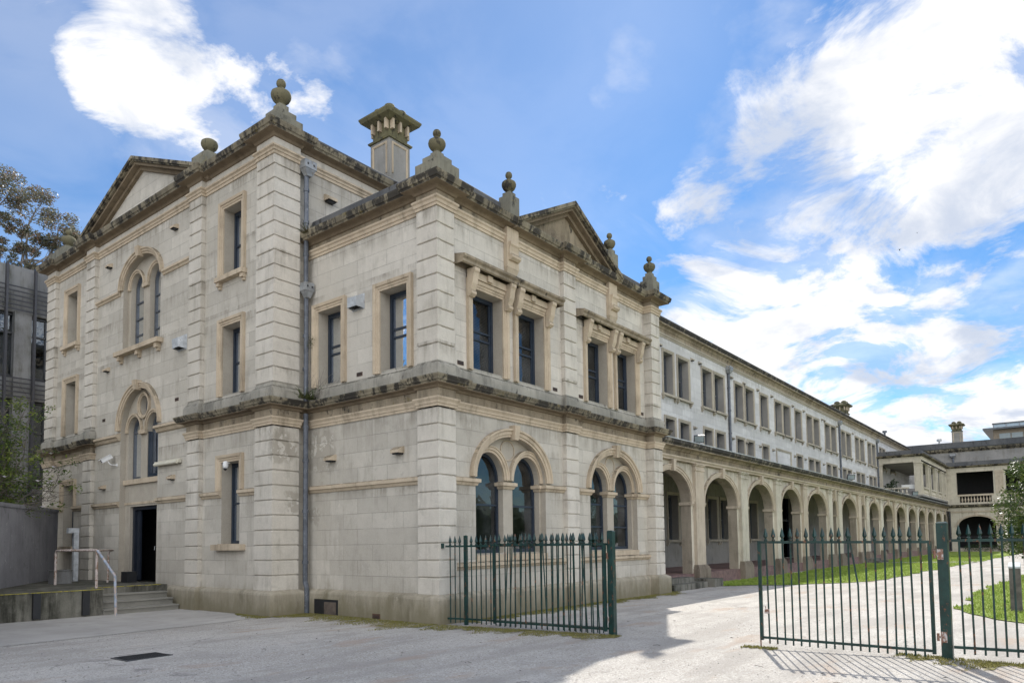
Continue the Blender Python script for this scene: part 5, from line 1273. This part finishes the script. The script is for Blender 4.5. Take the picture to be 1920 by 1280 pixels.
mb = MB(); c = Vector((-1.02, 12.78, 4.26)); f_ = Vector((-.75, .15, -.5)).normalized(); s_ = f_.cross(Vector((0, 0, 1))).normalized(); u_ = s_.cross(f_)
mb.bar(c-f_*.16, c+f_*.16, .13, .11); mb.bar(c-f_*.15+u_*.065, c+f_*.21+u_*.065, .16, .016); mb.build('housing', 'white_plastic', root)
mb = MB(); mb.tube([c+f_*.16, c+f_*.165], .045, 12); mb.build('lens', 'black', root)
mb = MB(); mb.tube(rounded([(-.78, 12.62, 4.08), (-.95, 12.66, 4.08), (-1.0, 12.75, 4.2)], .05), .014, 6); mb.tube([(-.78, 12.62, 4.08), (-.79, 12.62, 4.08)], .05, 10); mb.build('bracket', 'white_plastic', root)
root = thing('dome_camera', (-.9, 6.32, 3.62), 'small white dome camera hanging in the head of the near ground floor window', 'camera')
mb = MB(); mb.lathe((-.93, 6.30, 3.50), [(.045, 0), (.065, .03), (.07, .09), (.06, .16), (.03, .18)], 14); mb.build('housing', 'white_plastic', root)
mb = MB(); mb.lathe((-.94, 6.30, 3.445), [(.005, 0), (.03, .015), (.042, .04), (.044, .056)], 12); mb.build('dome', 'black', root, smooth=True)
mb = MB(); mb.tube([(-.83, 6.30, 3.64), (-.92, 6.30, 3.64)], .018, 6); mb.build('bracket', 'white_plastic', root)
root = thing('tube_light', (-.8, 9.45, 3.9), 'long cream weatherproof tube light right of the portal window', 'light fitting')
mb = MB(); mb.bar((-.84, 8.72, 3.90), (-.84, 10.06, 3.90), .09, .10); mb.build('housing', 'cream_plastic', root)
mb = MB(); mb.tube([(-.89, 8.76, 3.87), (-.89, 10.02, 3.87)], .045, 10); mb.build('diffuser', 'cream_plastic', root)
def cowl(F, u, z, w_, h, label):
    root = thing('vent_cowl', tuple(F.p(u, z)), label, 'vent cowl', 'metal vent cowls')
    mb = MB(); D = WALLD
    v = [F.p(u-w_, z+h, D), F.p(u+w_, z+h, D), F.p(u-w_, z-h, D), F.p(u+w_, z-h, D), F.p(u-w_*.75, z+h*.45, D+.22), F.p(u+w_*.75, z+h*.45, D+.22), F.p(u-w_*.8, z-h*.85, D+.20), F.p(u+w_*.8, z-h*.85, D+.20)]
    mb.add(v, [(0, 1, 5, 4), (0, 4, 6, 2), (1, 3, 7, 5), (4, 5, 7, 6)]); mb.build('hood', 'zinc_pale', root)
    mb = MB(); fbox(mb, F, u-w_*1.08, u+w_*1.08, z-h*1.08, z+h*1.08, D-.01, D+.012); mb.build('flange', 'zinc_pale', root)
    mb = MB()
    for i in range(6): fbox(mb, F, u-w_*.7+i*w_*.25, u-w_*.7+i*w_*.25+.012, z-h*.86, z-h*.7, D+.02, D+.2)
    mb.build('grille', 'black', root)
cowl(FA, 2.58, 7.08, .19, .165, 'dented metal vent cowl between the two upper windows of the corner wing')
cowl(FT, 8.78, 7.10, .22, .19, 'metal vent cowl beside the pier above the portal window')
# ---- bollard
mb = MB(); x, y = 8.15, -8.95
mb.box(x-.10, x+.10, y-.10, y+.10, 0, .92); bl_ = mb.build('bollard', 'bollard_timber', loc=(x, y, 0)); tag(bl_, 'square timber bollard with pale sloping cap on the right lawn', 'bollard')
mb = MB(); mb.hexa([(x-.105, y-.105, .92), (x+.105, y-.105, .92), (x-.105, y+.105, .92), (x+.105, y+.105, .92), (x-.105, y-.105, .96), (x+.105, y-.105, 1.04), (x-.105, y+.105, .96), (x+.105, y+.105, 1.04)]); mb.build('cap', 'zinc_pale', bl_)

# ================================================================== PLANTS
def leaves(mb, c, r, n, size, rnd, squash=1.0, shell=.5, quad=True, mi=(0,)):
    for _ in range(n):
        while True:
            v = Vector((rnd.uniform(-1, 1), rnd.uniform(-1, 1), rnd.uniform(-1, 1)))
            if v.length < 1 and v.length > shell*rnd.random(): break
        p = Vector(c)+Vector((v.x*r, v.y*r, v.z*r*squash))
        a = Vector((rnd.gauss(0, 1), rnd.gauss(0, 1), rnd.gauss(0, .7))).normalized(); b = a.cross(Vector((rnd.gauss(0, 1), rnd.gauss(0, 1), rnd.gauss(0, 1)))).normalized()
        l = size*rnd.uniform(.6, 1.35); w_ = l*.36
        mb.cur = rnd.choice(mi)
        mb.add([p-a*l*.5, p+b*w_*.5, p+a*l*.5, p-b*w_*.5], [(0, 1, 2, 3)])
def branchy(mb, a, b, r0, r1, rnd, wob=.12, n=6):
    a, b = Vector(a), Vector(b); L = (b-a).length; pts = []
    off = Vector((rnd.uniform(-1, 1), rnd.uniform(-1, 1), rnd.uniform(-.3, .6)))*L*wob
    for i in range(n+1):
        t_ = i/n; pts.append(a.lerp(b, t_)+off*math.sin(math.pi*t_)+Vector((rnd.gauss(0, 1), rnd.gauss(0, 1), rnd.gauss(0, 1)))*L*.015*(0 < i < n))
    mb.tube(pts, [r0+(r1-r0)*i/n for i in range(n+1)], 6); return pts
# eucalyptus behind the office building
rnd = random.Random(11)
EU = thing('eucalyptus_tree', (3.2, 41, 0), 'tall sparse gum tree with reddish foliage above the office building', 'tree')
blobs = [((3.0, 40, 24.4), 1.5), ((4.4, 41, 24.6), 1.5), ((5.6, 40.5, 23.7), 1.4), ((6.8, 40, 22.9), 1.25), ((7.9, 40.5, 22.2), 1.15), ((8.4, 41, 21.2), .9), ((7.0, 39.6, 21.2), 1.0), ((7.6, 40, 20.3), .8),
         ((5.0, 40.5, 19.4), 1.05), ((5.9, 40, 18.6), .95), ((4.2, 40, 18.9), .8), ((6.6, 41, 18.6), .8), ((3.4, 41, 22.6), 1.0), ((1.8, 40, 24.8), 1.6), ((.4, 41, 23.9), 1.6), ((-.6, 40, 22), 1.4), ((1.2, 41, 20.3), 1.1), ((4.9, 41, 22.3), .8), ((6.2, 41, 19.8), .6), ((8.5, 40, 20.9), .8), ((7.9, 40, 19.9), .8), ((5.0, 40, 20.9), .8), ((3.8, 40.5, 20.6), .8), ((6.0, 40, 21.6), .9)]
tk = MB(); bases = []
trunk = branchy(tk, (3.2, 41, 0), (4.6, 40.6, 15.5), .38, .2, rnd, .03, 8)
forks = [branchy(tk, trunk[-1], q, .16, .09, rnd, .08, 6) for q in ((5.4, 40.4, 19.5), (3.4, 40.6, 20.2), (1.4, 40.6, 19.6))]
lf = MB()
for c, r in blobs:
    c = (c[0]+.25, c[1], c[2]-.8); r *= 1.0
    f_ = min(forks, key=lambda F_: (F_[-1]-Vector(c)).length); s0 = f_[rnd.choice((4, 5, 6))]
    path = branchy(tk, s0, c, .07, .025, rnd, .14, 6)
    for k in range(7):
        q = Vector(c)+Vector((rnd.uniform(-1, 1), rnd.uniform(-1, 1), rnd.uniform(-.5, .7)))*r*.85
        branchy(tk, path[rnd.choice((3, 4, 5, 6))], q, .02, .006, rnd, .12, 4); leaves(lf, q, r*.42, int(150*r), .18, rnd, .6, .0, mi=(0,))
    leaves(lf, c, r, int(300*r*r), .18, rnd, .55, .5)
tk.build('trunk', 'bark', EU); lf.build('crown', 'euc_leaf', EU)
# flowering shrub behind the retaining wall
rnd = random.Random(4)
SH = thing('magnolia_shrub', (-3.6, 14.6, 0), 'twiggy flowering magnolia shrub with yellow green leaves over the retaining wall', 'shrub')
tk = MB(); lf = MB(); pe = MB()
for k in range(170):
    a_ = Vector((-4.1+rnd.uniform(-.7, .6), 14.8+rnd.uniform(-.8, 1.2), rnd.uniform(1.4, 2.4)))
    e = Vector((-3.9+rnd.uniform(-2.4, 1.2), 15.6+rnd.uniform(-2.4, 3.0), rnd.uniform(2.7, 5.9)))
    if k % 24 == 0: e = Vector((-2.4, 12.8+rnd.uniform(-.5, .5), rnd.uniform(3.0, 3.9)))
    if e.x > -2.0 and e.z > 4.3: e.z -= 1.2
    if (e-Vector((-3.0, 14, 3.6))).length > 3.6: e = e.lerp(Vector((-3.0, 14, 3.6)), .4)
    pt = branchy(tk, a_, e, .018, .005, rnd, .16, 7)
    for q in pt[2:]:
        for _ in range(3):
            e2 = q+Vector((rnd.uniform(-.6, .6), rnd.uniform(-.6, .6), rnd.uniform(-.25, .5))); branchy(tk, q, e2, .006, .002, rnd, .1, 3)
            if rnd.random() < (.9 if e2.y > 13.4 else .25): leaves(lf, e2, .24, rnd.choice((12, 20, 34)), .10, rnd, .7, 0)
            if rnd.random() < .07:
                for j in range(5):
                    aa = j*1.256; pe.add([e2, e2+Vector((math.cos(aa)*.05, math.sin(aa)*.05, .03)), e2+Vector((math.cos(aa+.5)*.085, math.sin(aa+.5)*.085, .05)), e2+Vector((math.cos(aa+1)*.05, math.sin(aa+1)*.05, .03))], [(0, 1, 2, 3)])
tk.build('branch', 'bark_dark', SH); lf.build('leaves', 'shrub_leaf', SH); pe.build('flower', 'petal', SH)
# bushy tree on the right lawn
rnd = random.Random(21)
MG = thing('bushy_tree', (21, -9.75, 0), 'dense glossy leaved bushy tree on the right lawn beside the drive', 'tree')
tk = MB(); lf = MB(); branchy(tk, (21, -9.75, 0), (21, -9.8, 3.6), .12, .04, rnd, .03)
for k in range(300):
    z = rnd.uniform(.2, 4.75); rr = 2.0*math.sin(math.pi*min(1, (z+.6)/5.8))**.6*(1.0 if z > 1 else .75)
    th = rnd.uniform(0, 6.283); q = math.sqrt(rnd.random()); x = 21+math.cos(th)*rr*q; y = -9.8+math.sin(th)*rr*q
    if k % 5 == 0: branchy(tk, (21, -9.78, max(.2, z-.8)), (x, y, z), .03, .008, rnd, .08, 4)
    leaves(lf, (x, y, z), .36, 90, .11, rnd, .8, .2)
for k in range(26):
    th = rnd.uniform(0, 6.283); z = rnd.uniform(.8, 4.2); rr = 2.1*math.sin(math.pi*min(1, (z+.6)/5.4))**.6; leaves(lf, (21+math.cos(th)*rr, -9.8+math.sin(th)*rr, z+.1), .2, 26, .11, rnd, 1.3, 0)
tk.build('trunk', 'bark_dark', MG); lf.build('crown', 'bush_leaf', MG)
# low hedge at the far end
rnd = random.Random(31)
for (y0, y1, lab) in ((-.9, -4.3, 'low clipped hedge below the wide far arch'), (-5.2, -12, 'low clipped hedge continuing right of the far arch')):
    hd = MB(); 
    for k in range(int(abs(y1-y0)*26)):
        leaves(hd, (78.55+rnd.uniform(-.35, .35), rnd.uniform(y1, y0), rnd.uniform(.15, .72)), .22, 16, .13, rnd, .8, 0)
    tag(hd.build('hedge', 'hedge_leaf', loc=(78.5, (y0+y1)/2, 0)), lab, 'hedge')
# fern and dry creeper in the angle above the cornice
rnd = random.Random(41)
def frond(mb, a, d_, L, rnd):
    a = Vector(a); p = a; d_ = Vector(d_).normalized()
    for i in range(9):
        q = p+d_*L/9; s_ = d_.cross(Vector((0, 0, 1))).normalized()*(.035*(1-i/10)); mb.add([p, p+s_+d_*.02, q, p-s_+d_*.02], [(0, 1, 2), (0, 2, 3)]); p = q; d_ = (d_+Vector((0, 0, -.13))).normalized()
FE = MB()
for k in range(60): frond(FE, (-.12+rnd.uniform(-.25, .12), 4.1+rnd.uniform(-.1, .05), 5.03), (rnd.uniform(-1, .6), rnd.uniform(-1, .3), rnd.uniform(.2, 1.3)), rnd.uniform(.15, .42), rnd)
tag(FE.build('fern', 'fern', loc=(-.1, 4.1, 5.0)), 'clump of ferns growing on the middle cornice beside the downpipe', 'fern')
CR = MB()
for k in range(22):
    a_ = Vector((.0+rnd.uniform(-.05, .1), 4.1+rnd.uniform(-.3, .1), 5.05)); e = a_+Vector((rnd.uniform(-.15, .05), rnd.uniform(-.8, .15), rnd.uniform(.1, .75))); branchy(CR, a_, e, .005, .002, rnd, .2, 5)
branchy(CR, (-.02, 4.1, 5.05), (-.0, 4.15, 6.5), .006, .003, rnd, .1, 8)
CO = CR.build('dry_creeper', 'bark', loc=(0, 4.1, 5.0)); tag(CO, 'dry stems of a creeper on the corner wing beside the downpipe', 'creeper')
lf = MB(); leaves(lf, (-.03, 4.18, 6.45), .11, 70, .05, rnd, 1.6, 0); leaves(lf, (0, 4.0, 5.25), .2, 60, .05, rnd, .7, 0); lf.build('leaves', 'fern', CO)
FE = MB()
for k in range(26): frond(FE, (-.15+rnd.uniform(-.1, .08), 4.2+rnd.uniform(-.1, .05), 8.95+.1), (rnd.uniform(-1, .3), rnd.uniform(-1, .3), rnd.uniform(.0, 1.0)), rnd.uniform(.12, .3), rnd)
tag(FE.build('fern', 'fern', loc=(-.1, 4.2, 9.0)), 'small fern tuft at the end of the wing cornice behind the downpipe', 'fern')
# potted plant in the loggia
lf = MB()
for k in range(14): leaves(lf, (63.3+rnd.uniform(-.3, .3), 3.0+rnd.uniform(-.5, .5), 6.3+rnd.uniform(-.4, .5)), .3, 30, .2, rnd, .9, 0)
pt = MB(); pt.lathe((63.3, 3.0, 5.42), [(.2, 0), (.28, .35), (.3, .5), (.26, .5)], 12); PO = pt.build('potted_plant', 'finial'); tag(PO, 'leafy potted plant in the open end of the upper loggia', 'potted plant'); lf.build('foliage', 'hedge_leaf', PO)
# fallen leaves and twigs
rnd = random.Random(55); mb = MB()
for k in range(420):
    if k % 3: x, y = band(mossband)(rnd)
    else:
        r_ = rnd.random()**.7*13; th = rnd.uniform(R(5), R(85)); x, y = -10.3+math.cos(th)*(2.2+r_), -9.9+math.sin(th)*(2.2+r_)
    if x > -1.1 and y > -.2: continue
    a = rnd.uniform(0, 6.3); l = rnd.uniform(.015, .04); c, s_ = math.cos(a)*l, math.sin(a)*l
    mb.add([(x-c, y-s_, .016), (x-s_*.35, y+c*.35, .016+l*.3), (x+c, y+s_, .018), (x+s_*.35, y-c*.35, .017)], [(0, 1, 2, 3)])
for k in range(26):
    r_ = rnd.random()*11; th = rnd.uniform(R(8), R(70)); x, y = -10.3+math.cos(th)*(2.4+r_), -9.9+math.sin(th)*(2.4+r_)
    if x > -1.1 and y > -.2: continue
    a = rnd.uniform(0, 6.3); l = rnd.uniform(.05, .16); mb.tube([(x, y, .012), (x+math.cos(a)*l*.5, y+math.sin(a)*l*.5, .02), (x+math.cos(a+.4)*l, y+math.sin(a+.4)*l, .012)], .003, 4)
tag(mb.build('leaf_litter', 'bark_dark'), 'fallen leaves and twigs along the wall foot and over the gravel', 'leaves', kind='stuff')
# two birds in the sky
for (x, y, z, s, lab) in ((46, -1.2, 22.0, .5, 'dark bird with spread wings in the blue gap of the clouds'), (70, .9, 32.0, .35, 'tiny distant bird to the left of the other bird')):
    mb = MB(); mb.tube([(x-.22*s, y, z), (x-.1*s, y, z+.02), (x+.1*s, y, z+.02), (x+.24*s, y, z-.02)], [.01, .06*s, .06*s, .015], 8)
    for q in (-1, 1): mb.add([(x-.08*s, y, z+.03), (x+.1*s, y, z+.03), (x-.02*s, y+q*.32*s, z+.16*s), (x-.18*s, y+q*.62*s, z+.04*s), (x-.14*s, y+q*.3*s, z+.1*s)], [(0, 1, 2, 4), (4, 2, 3)])
    o_ = mb.build('bird', 'bird', loc=(x, y, z)); tag(o_, lab, 'bird')
# small stones and twigs lying on the gravel
rnd = random.Random(77); mb = MB()
for k in range(1400):
    r_ = rnd.random()**.6*16; th = rnd.uniform(R(8), R(82)); x, y = -10.3+math.cos(th)*(2.5+r_), -9.9+math.sin(th)*(2.5+r_)
    if x > -1.1 and y > -.2: continue
    s_ = rnd.uniform(.004, .013); v = [(x+rnd.uniform(-1, 1)*s_, y+rnd.uniform(-1, 1)*s_, 0) for _ in range(4)]
    mb.add([(x-s_, y, 0), (x, y-s_*.8, 0), (x+s_, y+s_*.3, 0), (x, y+s_, 0), (x+s_*.1, y, s_*.8)], [(0, 1, 4), (1, 2, 4), (2, 3, 4), (3, 0, 4)])
tag(mb.build('pebbles', 'office_concrete'), 'loose pebbles scattered over the gravel yard', 'pebbles', kind='stuff')
